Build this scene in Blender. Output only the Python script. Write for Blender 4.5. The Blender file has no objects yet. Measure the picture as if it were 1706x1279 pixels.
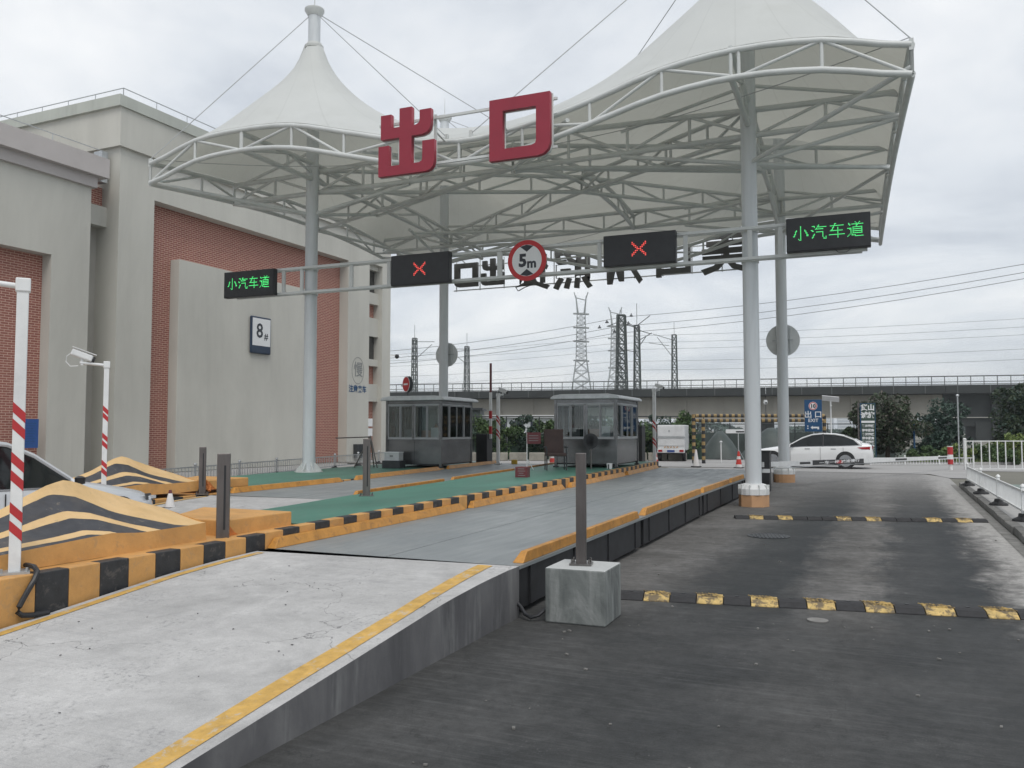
import bpy, bmesh, math, random
import numpy as np
from mathutils import Vector, Matrix, Euler, Quaternion
random.seed(7)
R = math.radians
SC = bpy.context.scene
COL = SC.collection

# ---------------------------------------------------------------- camera, sky, sun, exposure
cam = bpy.data.cameras.new('camera')
cam.sensor_fit = 'HORIZONTAL'
cam.sensor_width = 36
cam.lens = 36 * 1400 / 1706
cam.clip_start = 0.1
cam.clip_end = 6000
camo = bpy.data.objects.new('camera', cam)
COL.objects.link(camo)
camo.location = (0, 0, 1.6)
camo.rotation_euler = (R(90 + 3.0869), 0, R(24.434))
SC.camera = camo

SC.view_settings.view_transform = 'Standard'
SC.view_settings.look = 'None'
SC.view_settings.exposure = 0.13
SC.view_settings.gamma = 1
SC.view_settings.use_curve_mapping = False

SUN_ELEV, SUN_AZ = R(58), R(145)          # azimuth clockwise from +Y
world = bpy.data.worlds.new('World')
SC.world = world
world.use_nodes = True
wn, wl = world.node_tree.nodes, world.node_tree.links
wn.clear()
wo = wn.new('ShaderNodeOutputWorld')
sky = wn.new('ShaderNodeTexSky')
sky.sky_type = 'NISHITA'
sky.sun_disc = False
sky.sun_elevation = SUN_ELEV
sky.sun_rotation = SUN_AZ
b1 = wn.new('ShaderNodeBackground')
b1.inputs['Strength'].default_value = 0.12
wl.new(sky.outputs[0], b1.inputs['Color'])
tc = wn.new('ShaderNodeTexCoord')
sx = wn.new('ShaderNodeSeparateXYZ')
wl.new(tc.outputs['Generated'], sx.inputs[0])
def wmath(op, a, b=None):
    n = wn.new('ShaderNodeMath'); n.operation = op
    for i, v in enumerate((a, b)):
        if v is None: continue
        if isinstance(v, (int, float)): n.inputs[i].default_value = v
        else: wl.new(v, n.inputs[i])
    return n.outputs[0]
zz = wmath('ADD', wmath('MAXIMUM', sx.outputs['Z'], 0.0), 0.16)
cx = wn.new('ShaderNodeCombineXYZ')
wl.new(wmath('DIVIDE', sx.outputs['X'], zz), cx.inputs['X'])
wl.new(wmath('DIVIDE', sx.outputs['Y'], zz), cx.inputs['Y'])
n1 = wn.new('ShaderNodeTexNoise'); n1.inputs['Scale'].default_value = 0.85
n1.inputs['Detail'].default_value = 7; n1.inputs['Roughness'].default_value = 0.56
n1.inputs['Distortion'].default_value = 0.35
wl.new(cx.outputs[0], n1.inputs['Vector'])
cr = wn.new('ShaderNodeValToRGB')
el = cr.color_ramp.elements
el[0].position = 0.37; el[0].color = (0.545, 0.585, 0.645, 1)
el[1].position = 0.63; el[1].color = (0.97, 0.98, 0.985, 1)
e = el.new(0.5); e.color = (0.765, 0.80, 0.84, 1)
wl.new(n1.outputs['Fac'], cr.inputs[0])
b2 = wn.new('ShaderNodeBackground')
b2.inputs['Strength'].default_value = 1.0
wl.new(cr.outputs[0], b2.inputs['Color'])
mx = wn.new('ShaderNodeMixShader'); mx.inputs[0].default_value = 0.9
wl.new(b1.outputs[0], mx.inputs[1]); wl.new(b2.outputs[0], mx.inputs[2])
wl.new(mx.outputs[0], wo.inputs['Surface'])

sun = bpy.data.lights.new('sun', 'SUN')
sun.energy = 1.5
sun.angle = R(30)
sun.color = (1.0, 0.96, 0.9)
suno = bpy.data.objects.new('sun', sun)
COL.objects.link(suno)
sd = Vector((math.sin(SUN_AZ) * math.cos(SUN_ELEV), math.cos(SUN_AZ) * math.cos(SUN_ELEV), math.sin(SUN_ELEV)))
suno.rotation_euler = (-sd).to_track_quat('-Z', 'Y').to_euler()

# ---------------------------------------------------------------- materials
M = {}
class NT:
    def __init__(s, name):
        s.m = bpy.data.materials.new(name); s.m.use_nodes = True
        s.n = s.m.node_tree.nodes; s.l = s.m.node_tree.links
        s.b = s.n['Principled BSDF']; s.out = s.n['Material Output']
        s.geo = s.n.new('ShaderNodeNewGeometry')
        M[name] = s.m
    def set(s, **k):
        for a, v in k.items():
            s.b.inputs[{'rough': 'Roughness', 'metal': 'Metallic', 'spec': 'Specular IOR Level', 'color': 'Base Color', 'coat': 'Coat Weight', 'alpha': 'Alpha'}[a]].default_value = (*v, 1) if isinstance(v, tuple) and len(v) == 3 else v
        return s
    def put(s, v, inp):
        if isinstance(v, (int, float)): inp.default_value = v
        elif isinstance(v, tuple): inp.default_value = (*v, 1) if len(v) == 3 and inp.type == 'RGBA' else v
        else: s.l.new(v, inp)
    def math(s, op, a, b=None, c=None, clamp=False):
        n = s.n.new('ShaderNodeMath'); n.operation = op; n.use_clamp = clamp
        for i, v in enumerate((a, b, c)):
            if v is not None: s.put(v, n.inputs[i])
        return n.outputs[0]
    def noise(s, scale, detail=4, rough=0.55, sc=(1, 1, 1), vec=None, dist=0.0):
        mp = s.n.new('ShaderNodeMapping'); mp.inputs['Scale'].default_value = sc
        s.l.new(vec or s.geo.outputs['Position'], mp.inputs['Vector'])
        n = s.n.new('ShaderNodeTexNoise'); n.inputs['Scale'].default_value = scale
        n.inputs['Detail'].default_value = detail; n.inputs['Roughness'].default_value = rough
        n.inputs['Distortion'].default_value = dist
        s.l.new(mp.outputs[0], n.inputs['Vector'])
        return n.outputs['Fac']
    def ramp(s, f, stops, interp='LINEAR'):
        n = s.n.new('ShaderNodeValToRGB'); n.color_ramp.interpolation = interp
        el = n.color_ramp.elements
        while len(el) < len(stops): el.new(0.5)
        for e, (p, c) in zip(el, stops):
            e.position = p; e.color = (*c, 1) if isinstance(c, tuple) else (c, c, c, 1)
        s.put(f, n.inputs[0])
        return n.outputs[0]
    def mix(s, f, a, b, mode='MIX'):
        n = s.n.new('ShaderNodeMix'); n.data_type = 'RGBA'; n.blend_type = mode
        s.put(f, n.inputs[0]); s.put(a, n.inputs[6]); s.put(b, n.inputs[7])
        return n.outputs[2]
    def color(s, c): s.put(c, s.b.inputs['Base Color']); return s
    def bump(s, h, strength=0.3, dist=0.02):
        n = s.n.new('ShaderNodeBump'); n.inputs['Strength'].default_value = strength; n.inputs['Distance'].default_value = dist
        s.l.new(h, n.inputs['Height']); s.l.new(n.outputs[0], s.b.inputs['Normal']); return s
    def xyz(s, src=None):
        n = s.n.new('ShaderNodeSeparateXYZ'); s.l.new(src or s.geo.outputs['Position'], n.inputs[0]); return n.outputs

def simple(name, c, rough=0.55, metal=0.0, var=0.12, scale=6.0, bump=0.0, dirt=0.0, spec=0.5, sc=(1, 1, 1), chipt=0.57, chip=0.0, chipc=(0.27, 0.255, 0.235), streak=0.0):
    t = NT(name).set(rough=rough, metal=metal, spec=spec)
    n = t.noise(scale, 5, 0.6, sc)
    lo = tuple(v * (1 - var) for v in c); hi = tuple(min(1, v * (1 + var)) for v in c)
    col = t.ramp(n, [(0.3, lo), (0.7, hi)])
    if dirt:
        d = t.noise(scale * 0.37, 6, 0.7, sc, dist=0.6)
        col = t.mix(t.ramp(d, [(0.48, 0.0), (0.72, dirt)]), col, tuple(v * 0.35 for v in c))
    if streak:
        st = t.noise(1.7, 8, 0.72, (1, 1, 0.06), dist=0.6); big = t.noise(0.35, 4, 0.6)
        col = t.mix(t.math('MULTIPLY', t.ramp(st, [(0.46, 0.0), (0.72, streak)]), t.ramp(big, [(0.35, 0.3), (0.65, 1.0)])), col, tuple(v * 0.55 for v in c))
    if chip:
        ch = t.noise(9.0, 9, 0.78, dist=0.4)
        col = t.mix(t.ramp(ch, [(chipt - .02, 0.0), (chipt + .04, chip)]), col, chipc)
        g2 = t.noise(30.0, 4, 0.7)
        col = t.mix(t.ramp(g2, [(0.55, 0.0), (0.75, chip * .5)]), col, tuple(v * 0.5 for v in c))
    t.color(col)
    if bump: t.bump(t.noise(scale * 6, 4, 0.6), bump, 0.01)
    return t

simple('white_steel', (0.58, 0.60, 0.59), 0.4, var=0.05, scale=2, dirt=0.25, sc=(1, 1, 0.3))
simple('mast_paint', (0.60, 0.63, 0.65), 0.38, var=0.05, scale=1.5, dirt=0.3, sc=(3, 3, 0.25))
simple('galvanised', (0.45, 0.47, 0.48), 0.4, 0.6, var=0.15, scale=8)
simple('white_paint', (0.72, 0.73, 0.73), 0.45, var=0.05, scale=5, dirt=0.25)
simple('red_paint', (0.45, 0.03, 0.035), 0.4, var=0.08)
simple('letter_red', (0.27, 0.018, 0.038), 0.45, var=0.06, scale=3)
simple('black_paint', (0.022, 0.023, 0.026), 0.5, var=0.2)
simple('black_plastic', (0.018, 0.019, 0.022), 0.45, var=0.2)
simple('rubber', (0.025, 0.025, 0.027), 0.75, var=0.25, scale=20, bump=0.3)
simple('footing_orange', (0.52, 0.30, 0.16), 0.7, var=0.08, scale=4, dirt=0.2, bump=0.1)
simple('curb_black', (0.025, 0.027, 0.03), 0.55, var=0.3, scale=14, bump=0.25, chip=0.55, chipc=(0.12, 0.11, 0.10))
simple('curb_orange', (0.58, 0.31, 0.10), 0.6, var=0.10, scale=5, dirt=0.3, bump=0.25, chip=0.4, chipc=(0.36, 0.24, 0.13))
simple('guard_orange', (0.50, 0.235, 0.045), 0.5, var=0.15, scale=7, dirt=0.5, bump=0.1, chip=0.6, chipc=(0.16, 0.08, 0.04))
simple('line_yellow', (0.56, 0.345, 0.09), 0.7, var=0.18, scale=12, dirt=0.4, bump=0.2, chip=0.7, chipc=(0.46, 0.44, 0.40))
simple('rust_orange', (0.52, 0.17, 0.04), 0.8, var=0.3, scale=15, dirt=0.4, bump=0.3)
simple('green_floor', (0.062, 0.19, 0.142), 0.55, var=0.14, scale=1.1, dirt=0.4, bump=0.12, chip=0.35, chipc=(0.16, 0.20, 0.18), sc=(1, 0.4, 1))
simple('green_faded', (0.18, 0.23, 0.21), 0.8, var=0.15, scale=0.8, dirt=0.3)
simple('side_girder', (0.016, 0.017, 0.02), 0.6, var=0.4, scale=6, dirt=0.5)
simple('stainless', (0.20, 0.19, 0.185), 0.32, 0.85, var=0.18, scale=3, sc=(4, 4, 0.5))
simple('post_steel', (0.17, 0.155, 0.15), 0.38, 0.8, var=0.2, scale=3, dirt=0.3, sc=(3, 3, 0.6))
simple('booth_steel', (0.165, 0.17, 0.175), 0.26, 0.75, var=0.25, scale=2.5, dirt=0.3, sc=(1, 1, 2))
simple('booth_roof', (0.55, 0.57, 0.58), 0.4, 0.3, var=0.1, dirt=0.3)
simple('frame_grey', (0.34, 0.35, 0.36), 0.4, 0.0, var=0.1)
simple('dark_metal', (0.045, 0.05, 0.055), 0.5, 0.3, var=0.2)
simple('pylon_steel', (0.30, 0.32, 0.32), 0.6, 0.3, var=0.2, scale=0.5)
simple('mast_steel_dark', (0.06, 0.075, 0.07), 0.6, 0.2, var=0.2, scale=0.5)
simple('wire_dark', (0.05, 0.055, 0.06), 0.6)
simple('cable_white', (0.35, 0.36, 0.37), 0.5)
simple('sign_blue', (0.012, 0.07, 0.17), 0.45, var=0.08)
simple('navy', (0.018, 0.035, 0.07), 0.5, var=0.1)
simple('board_blue', (0.02, 0.08, 0.28), 0.5, var=0.1)
simple('print_white', (0.74, 0.75, 0.76), 0.5, var=0.03)
simple('print_dark', (0.03, 0.035, 0.045), 0.5)
simple('print_navy', (0.015, 0.07, 0.17), 0.6)
simple('print_grey', (0.22, 0.23, 0.23), 0.7)
simple('letter_back', (0.10, 0.10, 0.095), 0.6, var=0.1)
simple('sign_red', (0.50, 0.025, 0.03), 0.45, var=0.05)
simple('alu_back', (0.62, 0.64, 0.64), 0.5, 0.0, var=0.08)
simple('plaster', (0.54, 0.533, 0.488), 0.85, var=0.07, scale=0.5, dirt=0.2, bump=0.06, sc=(1, 1, 0.35), streak=0.22)
simple('plaster_dark', (0.42, 0.41, 0.38), 0.85, var=0.06, scale=1.0, dirt=0.1)
simple('cornice', (0.47, 0.44, 0.43), 0.8, var=0.05, scale=1.0, dirt=0.15)
simple('parapet', (0.45, 0.47, 0.43), 0.7, var=0.05, scale=0.8, dirt=0.15, streak=0.5)
simple('window_dark', (0.05, 0.05, 0.048), 0.25, var=0.2)
simple('kerb_stone', (0.20, 0.195, 0.185), 0.9, var=0.25, scale=5, dirt=0.6, bump=0.6)
simple('footpath', (0.36, 0.355, 0.345), 0.9, var=0.10, scale=2.5, dirt=0.3, bump=0.3)
simple('cross_road', (0.34, 0.335, 0.33), 0.85, var=0.08, scale=0.6, dirt=0.25, bump=0.1, sc=(0.3, 2.5, 1))
simple('earth', (0.16, 0.155, 0.13), 0.95, var=0.2, scale=0.15)
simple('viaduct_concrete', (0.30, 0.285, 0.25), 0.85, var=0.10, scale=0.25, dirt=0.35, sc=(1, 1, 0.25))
simple('viaduct_dark', (0.030, 0.034, 0.034), 0.85, var=0.25, scale=0.3, dirt=0.3)  # dark viaduct tone; on right spans and abutment it paints in the shadow
simple('viaduct_rail', (0.09, 0.10, 0.10), 0.7)
simple('netting', (0.022, 0.05, 0.035), 0.8, var=0.3, scale=1.5)
simple('maroon', (0.12, 0.025, 0.03), 0.5, var=0.15)
simple('cardboard_white', (0.5, 0.52, 0.53), 0.6, var=0.1)
simple('brown_fabric', (0.055, 0.035, 0.032), 0.8, var=0.2)
simple('dark_bark', (0.07, 0.055, 0.04), 0.9, var=0.3)
simple('skin', (0.45, 0.27, 0.2), 0.5, var=0.03)
simple('white_shirt', (0.6, 0.6, 0.6), 0.8, var=0.05)
simple('dark_cloth', (0.03, 0.03, 0.04), 0.8)
simple('hair', (0.012, 0.010, 0.010), 0.5)
simple('stone_barrier', (0.30, 0.285, 0.25), 0.9, var=0.2, scale=3, dirt=0.4, bump=0.4)
simple('tarpaulin', (0.05, 0.065, 0.062), 0.6, var=0.3, scale=0.8)
simple('tyre', (0.018, 0.018, 0.02), 0.7)
simple('alloy', (0.42, 0.43, 0.45), 0.25, 0.8, var=0.05)
simple('tail_red', (0.35, 0.01, 0.015), 0.2)
simple('lamp_clear', (0.55, 0.57, 0.6), 0.1)
simple('plate_green', (0.05, 0.12, 0.10), 0.5)
simple('plate_blue', (0.03, 0.07, 0.25), 0.5)
simple('truck_white', (0.62, 0.63, 0.64), 0.4, var=0.08, scale=2, dirt=0.35)
simple('far_building', (0.42, 0.46, 0.50), 0.8, var=0.1, scale=0.02)
simple('far_building_warm', (0.5, 0.48, 0.45), 0.8, var=0.1, scale=0.02)
simple('shed_wall', (0.55, 0.58, 0.60), 0.7, var=0.15, scale=0.3)
simple('solar_panel', (0.05, 0.06, 0.085), 0.15, 0.3)
simple('yellow_box', (0.5, 0.32, 0.03), 0.5, var=0.1)
simple('cone_orange', (0.55, 0.04, 0.03), 0.5, var=0.1)
simple('cone_white', (0.70, 0.68, 0.67), 0.5, var=0.06)
simple('panel_yellow', (0.56, 0.40, 0.15), 0.7, var=0.3, scale=14, dirt=0.8, bump=0.4, chipt=0.50, chip=0.85, chipc=(0.09, 0.075, 0.06))
simple('gate_yellow', (0.30, 0.21, 0.09), 0.7, var=0.2, scale=14, dirt=0.4)

for nm, c in (('car_white', (0.78, 0.79, 0.80)), ('car_silver', (0.62, 0.65, 0.69))):
    t = NT(nm).set(rough=0.22, coat=0.8)
    t.color(t.ramp(t.noise(1.2, 3), [(0.3, tuple(v * 0.97 for v in c)), (0.7, c)]))
t = NT('car_glass').set(rough=0.05, spec=0.28); t.color(t.ramp(t.noise(2.0, 2), [(0.3, (0.006, 0.008, 0.009)), (0.7, (0.014, 0.017, 0.018))]))

t = NT('glass')
g = t.n.new('ShaderNodeBsdfGlossy'); g.inputs['Roughness'].default_value = 0.03; g.inputs['Color'].default_value = (0.9, 0.93, 0.93, 1)
tr = t.n.new('ShaderNodeBsdfTransparent'); tr.inputs['Color'].default_value = (0.80, 0.84, 0.84, 1)
fr = t.n.new('ShaderNodeFresnel'); fr.inputs['IOR'].default_value = 1.55
ms = t.n.new('ShaderNodeMixShader')
t.l.new(t.math('ADD', fr.outputs[0], t.math('MULTIPLY', t.noise(1.5, 3), 0.03)), ms.inputs[0]); t.l.new(tr.outputs[0], ms.inputs[1]); t.l.new(g.outputs[0], ms.inputs[2]); t.l.new(ms.outputs[0], t.out.inputs[0])

# stretched membrane: opaque white fabric that lets a little daylight through
t = NT('membrane').set(rough=0.55)
c = t.ramp(t.noise(0.8, 5), [(0.3, (0.66, 0.68, 0.67)), (0.7, (0.72, 0.74, 0.73))])
q_ = t.xyz()
mxx = t.math('ADD', -14.25, t.math('MULTIPLY', t.math('GREATER_THAN', q_['X'], -8.4), 11.35))
myy = t.math('ADD', 17.95, t.math('MULTIPLY', t.math('GREATER_THAN', q_['Y'], 22.3), 8.65))
an = t.math('ARCTAN2', t.math('SUBTRACT', q_['Y'], myy), t.math('SUBTRACT', q_['X'], mxx))
fr_ = t.math('FRACT', t.math('ADD', t.math('MULTIPLY', an, 20 / (2 * math.pi)), 10.0))
seam = t.math('LESS_THAN', t.math('ABSOLUTE', t.math('SUBTRACT', fr_, 0.5)), 0.018)
c = t.mix(t.math('MULTIPLY', seam, 0.16), c, (0.35, 0.36, 0.35))
c = t.mix(t.ramp(t.noise(1.3, 7, 0.7, dist=0.5), [(0.52, 0.0), (0.78, 0.22)]), c, (0.42, 0.42, 0.38))
t.color(c)
tl = t.n.new('ShaderNodeBsdfTranslucent'); tl.inputs['Color'].default_value = (0.55, 0.54, 0.47, 1)
ms = t.n.new('ShaderNodeMixShader'); ms.inputs[0].default_value = 0.30
t.l.new(t.b.outputs[0], ms.inputs[1]); t.l.new(tl.outputs[0], ms.inputs[2]); t.l.new(ms.outputs[0], t.out.inputs[0])

# LED emitters and the screen behind them
for nm, c, st in (('led_green', (0.10, 0.95, 0.25), 0.9), ('led_red', (1.0, 0.10, 0.08), 1.0)):
    t = NT(nm).set(rough=0.5, color=c)
    t.b.inputs['Emission Color'].default_value = (*c, 1)
    t.b.inputs['Emission Strength'].default_value = st

# brick (Y,Z plane) and (X,Z plane)
for nm, ax in (('brick_y', 'Y'), ('brick_x', 'X')):
    t = NT(nm).set(rough=0.85)
    p = t.xyz()
    cb = t.n.new('ShaderNodeCombineXYZ'); t.l.new(p[ax], cb.inputs[0]); t.l.new(p['Z'], cb.inputs[1])
    br = t.n.new('ShaderNodeTexBrick')
    t.l.new(cb.outputs[0], br.inputs['Vector'])
    br.inputs['Scale'].default_value = 1.0
    br.inputs['Brick Width'].default_value = 0.25; br.inputs['Row Height'].default_value = 0.078
    br.inputs['Mortar Size'].default_value = 0.010; br.inputs['Mortar Smooth'].default_value = 0.3
    br.inputs['Color1'].default_value = (0.25, 0.085, 0.066, 1); br.inputs['Color2'].default_value = (0.32, 0.12, 0.092, 1)
    br.inputs['Mortar'].default_value = (0.60, 0.42, 0.35, 1)
    n = t.noise(1.1, 5)
    t.color(t.mix(t.ramp(n, [(0.35, 0.0), (0.75, 0.25)]), br.outputs['Color'], (0.36, 0.20, 0.15)))
    t.bump(br.outputs['Fac'], 0.4, -0.01)

# yard concrete of the ramps
t = NT('ramp_concrete').set(rough=0.9, spec=0.3)
a = t.noise(1.1, 8, 0.66, dist=0.5)
c = t.ramp(a, [(0.28, (0.31, 0.308, 0.305)), (0.48, (0.42, 0.417, 0.413)), (0.72, (0.55, 0.546, 0.54))])
pale = t.noise(0.5, 5, 0.6, dist=0.6)
c = t.mix(t.ramp(pale, [(0.45, 0.0), (0.7, 0.35)]), c, (0.58, 0.575, 0.565))
sp = t.noise(34.0, 5, 0.7); blot = t.noise(2.2, 5, 0.65, dist=0.5)
c = t.mix(t.math('MULTIPLY', t.ramp(sp, [(0.52, 0.0), (0.66, 1.0)]), t.ramp(blot, [(0.48, 0.05), (0.68, 0.7)])), c, (0.16, 0.16, 0.17))
lines = t.noise(1.0, 3, 0.6, (0.9, 55, 1), dist=0.12)
lm = t.ramp(t.noise(0.35, 3), [(0.42, 0.0), (0.6, 0.45)])
c = t.mix(t.math('MULTIPLY', t.ramp(lines, [(0.50, 0.0), (0.70, 1.0)]), lm), c, (0.30, 0.30, 0.31))
crk = t.n.new('ShaderNodeTexVoronoi'); crk.feature = 'DISTANCE_TO_EDGE'; crk.inputs['Scale'].default_value = 0.55
wv_ = t.n.new('ShaderNodeVectorMath'); wv_.operation = 'ADD'
nn_ = t.n.new('ShaderNodeTexNoise'); nn_.inputs['Scale'].default_value = 3.0; nn_.inputs['Detail'].default_value = 6
t.l.new(t.geo.outputs['Position'], nn_.inputs['Vector'])
t.l.new(t.geo.outputs['Position'], wv_.inputs[0]); t.l.new(nn_.outputs['Color'], wv_.inputs[1]); t.l.new(wv_.outputs[0], crk.inputs['Vector'])
c = t.mix(t.math('MULTIPLY', t.math('LESS_THAN', crk.outputs['Distance'], 0.0028), t.ramp(t.noise(0.9, 3), [(0.45, 0.0), (0.55, 0.7)])), c, (0.12, 0.12, 0.12))
agg = t.noise(170, 3, 0.7); mot = t.noise(7, 8, 0.78, dist=0.3)
c = t.mix(1.0, c, t.ramp(agg, [(0.30, 0.82), (0.72, 1.15)]), 'MULTIPLY')
c = t.mix(1.0, c, t.ramp(mot, [(0.30, 0.86), (0.66, 1.06)]), 'MULTIPLY')
t.color(c); t.bump(t.math('ADD', t.math('MULTIPLY', lines, 0.6), t.noise(40, 6)), 0.45, 0.008)

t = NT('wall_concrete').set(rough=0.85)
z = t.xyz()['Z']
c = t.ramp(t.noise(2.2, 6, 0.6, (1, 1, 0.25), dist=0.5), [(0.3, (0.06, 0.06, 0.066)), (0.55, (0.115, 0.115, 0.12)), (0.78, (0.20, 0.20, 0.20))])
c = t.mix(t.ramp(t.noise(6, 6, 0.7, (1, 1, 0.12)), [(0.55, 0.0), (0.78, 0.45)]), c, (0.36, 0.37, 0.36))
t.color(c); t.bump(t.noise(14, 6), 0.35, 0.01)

t = NT('block_concrete').set(rough=0.85)
c = t.ramp(t.noise(3.0, 6, 0.62, (1, 1, 0.5), dist=0.8), [(0.3, (0.07, 0.078, 0.078)), (0.5, (0.17, 0.185, 0.18)), (0.7, (0.33, 0.34, 0.335))])
drip = t.noise(7, 5, 0.6, (1, 1, 0.1), dist=0.3)
c = t.mix(t.ramp(drip, [(0.5, 0.0), (0.7, 0.45)]), c, (0.45, 0.46, 0.45))
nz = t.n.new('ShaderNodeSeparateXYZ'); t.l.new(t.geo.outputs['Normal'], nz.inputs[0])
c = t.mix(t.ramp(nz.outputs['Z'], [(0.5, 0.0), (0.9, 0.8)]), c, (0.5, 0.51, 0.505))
t.color(c); t.bump(t.noise(18, 6), 0.4, 0.012)

# steel deck of the scales
t = NT('deck_steel').set(rough=0.42)
c = t.ramp(t.noise(0.7, 6, 0.6, dist=0.5), [(0.3, (0.18, 0.20, 0.21)), (0.6, (0.235, 0.255, 0.26)), (0.8, (0.29, 0.305, 0.31))])
c = t.mix(t.ramp(t.noise(1, 5, 0.6, (14, 0.8, 1), dist=0.3), [(0.58, 0.0), (0.8, 0.2)]), c, (0.34, 0.35, 0.36))
sc = t.noise(5, 6, 0.7, (3, 0.6, 1))
c = t.mix(t.ramp(sc, [(0.62, 0.0), (0.72, 0.35)]), c, (0.07, 0.07, 0.08))
t.color(c)
t.put(t.ramp(t.noise(1.6, 5, 0.6, (6, 0.7, 1)), [(0.3, 0.34), (0.7, 0.62)]), t.b.inputs['Roughness'])
t.bump(t.noise(3, 4), 0.08, 0.01)

# the worn concrete road: rubber-black wheel tracks along Y, pale brushed concrete between and at the right edge
t = NT('road').set(rough=0.8, spec=0.22)
p = t.xyz()
wob = t.math('MULTIPLY', t.math('SUBTRACT', t.noise(0.30, 5, 0.62, dist=0.3), 0.5), 0.7)
fine = t.math('MULTIPLY', t.math('SUBTRACT', t.noise(1.0, 6, 0.7, (3.5, 1.2, 1), dist=0.4), 0.5), 0.7)
mid_ = t.math('MULTIPLY', t.math('SUBTRACT', t.noise(3.2, 8, 0.75, (1, 0.8, 1), dist=0.5), 0.5), 0.85)
xw = t.math('ADD', p['X'], t.math('ADD', t.math('ADD', wob, fine), mid_))
u = t.math('DIVIDE', t.math('ADD', xw, 4.0), 8.0, clamp=True)
pos = lambda x: (x + 4.0) / 8.0
track = t.ramp(u, [(pos(-3.3), 0.35), (pos(-2.3), 0.40), (pos(-1.72), 0.88), (pos(-1.1), 1.0), (pos(-0.72), 0.45), (pos(-0.3), 0.30), (pos(0.02), 0.85), (pos(0.72), 1.0), (pos(1.02), 0.40), (pos(1.3), 0.0)])
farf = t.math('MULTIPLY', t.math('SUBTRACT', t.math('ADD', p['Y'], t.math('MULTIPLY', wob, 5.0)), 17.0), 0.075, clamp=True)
nearf = t.math('MULTIPLY', t.math('SUBTRACT', 8.6, p['Y']), 0.6, clamp=True)
nf_ = t.math('MULTIPLY', nearf, 0.85)
nv_ = t.math('ADD', 0.62, t.math('MULTIPLY', t.noise(0.7, 8, 0.72, dist=0.6), 0.44))
track = t.math('ADD', t.math('MULTIPLY', track, t.math('SUBTRACT', 1.0, nf_)), t.math('MULTIPLY', nf_, nv_))
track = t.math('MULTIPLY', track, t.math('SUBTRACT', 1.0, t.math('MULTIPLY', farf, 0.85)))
base = t.ramp(t.noise(0.8, 7, 0.68, dist=0.6), [(0.3, (0.10, 0.094, 0.088)), (0.5, (0.165, 0.158, 0.15)), (0.72, (0.26, 0.252, 0.245))])
edge = t.math('MULTIPLY', t.math('SUBTRACT', xw, 0.80), 2.4, clamp=True)
base = t.mix(t.math('MULTIPLY', edge, 0.8), base, (0.40, 0.39, 0.375))
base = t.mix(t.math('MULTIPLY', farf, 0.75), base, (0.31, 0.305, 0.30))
brush = t.noise(1.0, 5, 0.68, (1.1, 24, 1), dist=0.35)
bm_ = t.ramp(t.noise(0.7, 4), [(0.4, 0.12), (0.65, 0.85)])
base = t.mix(t.math('MULTIPLY', t.ramp(brush, [(0.48, 0.0), (0.74, 0.8)]), bm_), base, (0.38, 0.375, 0.37))
dark = t.ramp(t.noise(1.3, 7, 0.68), [(0.3, (0.015, 0.018, 0.020)), (0.55, (0.026, 0.029, 0.031)), (0.78, (0.045, 0.047, 0.048))])
dark = t.mix(t.math('MULTIPLY', t.ramp(brush, [(0.50, 0.0), (0.8, 0.35)]), bm_), dark, (0.12, 0.12, 0.12))
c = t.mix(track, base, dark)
spk = t.noise(55, 3, 0.6); rare = t.noise(1.6, 4, 0.7)
c = t.mix(t.math('MULTIPLY', t.ramp(spk, [(0.60, 0.0), (0.68, 1.0)]), t.ramp(rare, [(0.52, 0.0), (0.66, 0.4)])), c, (0.22, 0.22, 0.22))
crk = t.n.new('ShaderNodeTexVoronoi'); crk.feature = 'DISTANCE_TO_EDGE'; crk.inputs['Scale'].default_value = 0.33
wv_ = t.n.new('ShaderNodeVectorMath'); wv_.operation = 'ADD'
nn_ = t.n.new('ShaderNodeTexNoise'); nn_.inputs['Scale'].default_value = 2.2; nn_.inputs['Detail'].default_value = 7
t.l.new(t.geo.outputs['Position'], nn_.inputs['Vector'])
t.l.new(t.geo.outputs['Position'], wv_.inputs[0]); t.l.new(nn_.outputs['Color'], wv_.inputs[1]); t.l.new(wv_.outputs[0], crk.inputs['Vector'])
c = t.mix(t.math('MULTIPLY', t.math('LESS_THAN', crk.outputs['Distance'], 0.0014), 0.35), c, (0.014, 0.014, 0.014))
agg = t.noise(150, 3, 0.7); mot = t.noise(9, 7, 0.75)
c = t.mix(1.0, c, t.ramp(agg, [(0.30, 0.72), (0.72, 1.3)]), 'MULTIPLY')
c = t.mix(1.0, c, t.ramp(mot, [(0.32, 0.74), (0.68, 1.26)]), 'MULTIPLY')
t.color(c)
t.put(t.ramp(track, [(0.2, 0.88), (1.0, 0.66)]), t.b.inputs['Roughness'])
t.bump(t.math('ADD', t.math('MULTIPLY', brush, 0.8), t.noise(45, 6, 0.7)), 0.4, 0.007)

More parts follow.
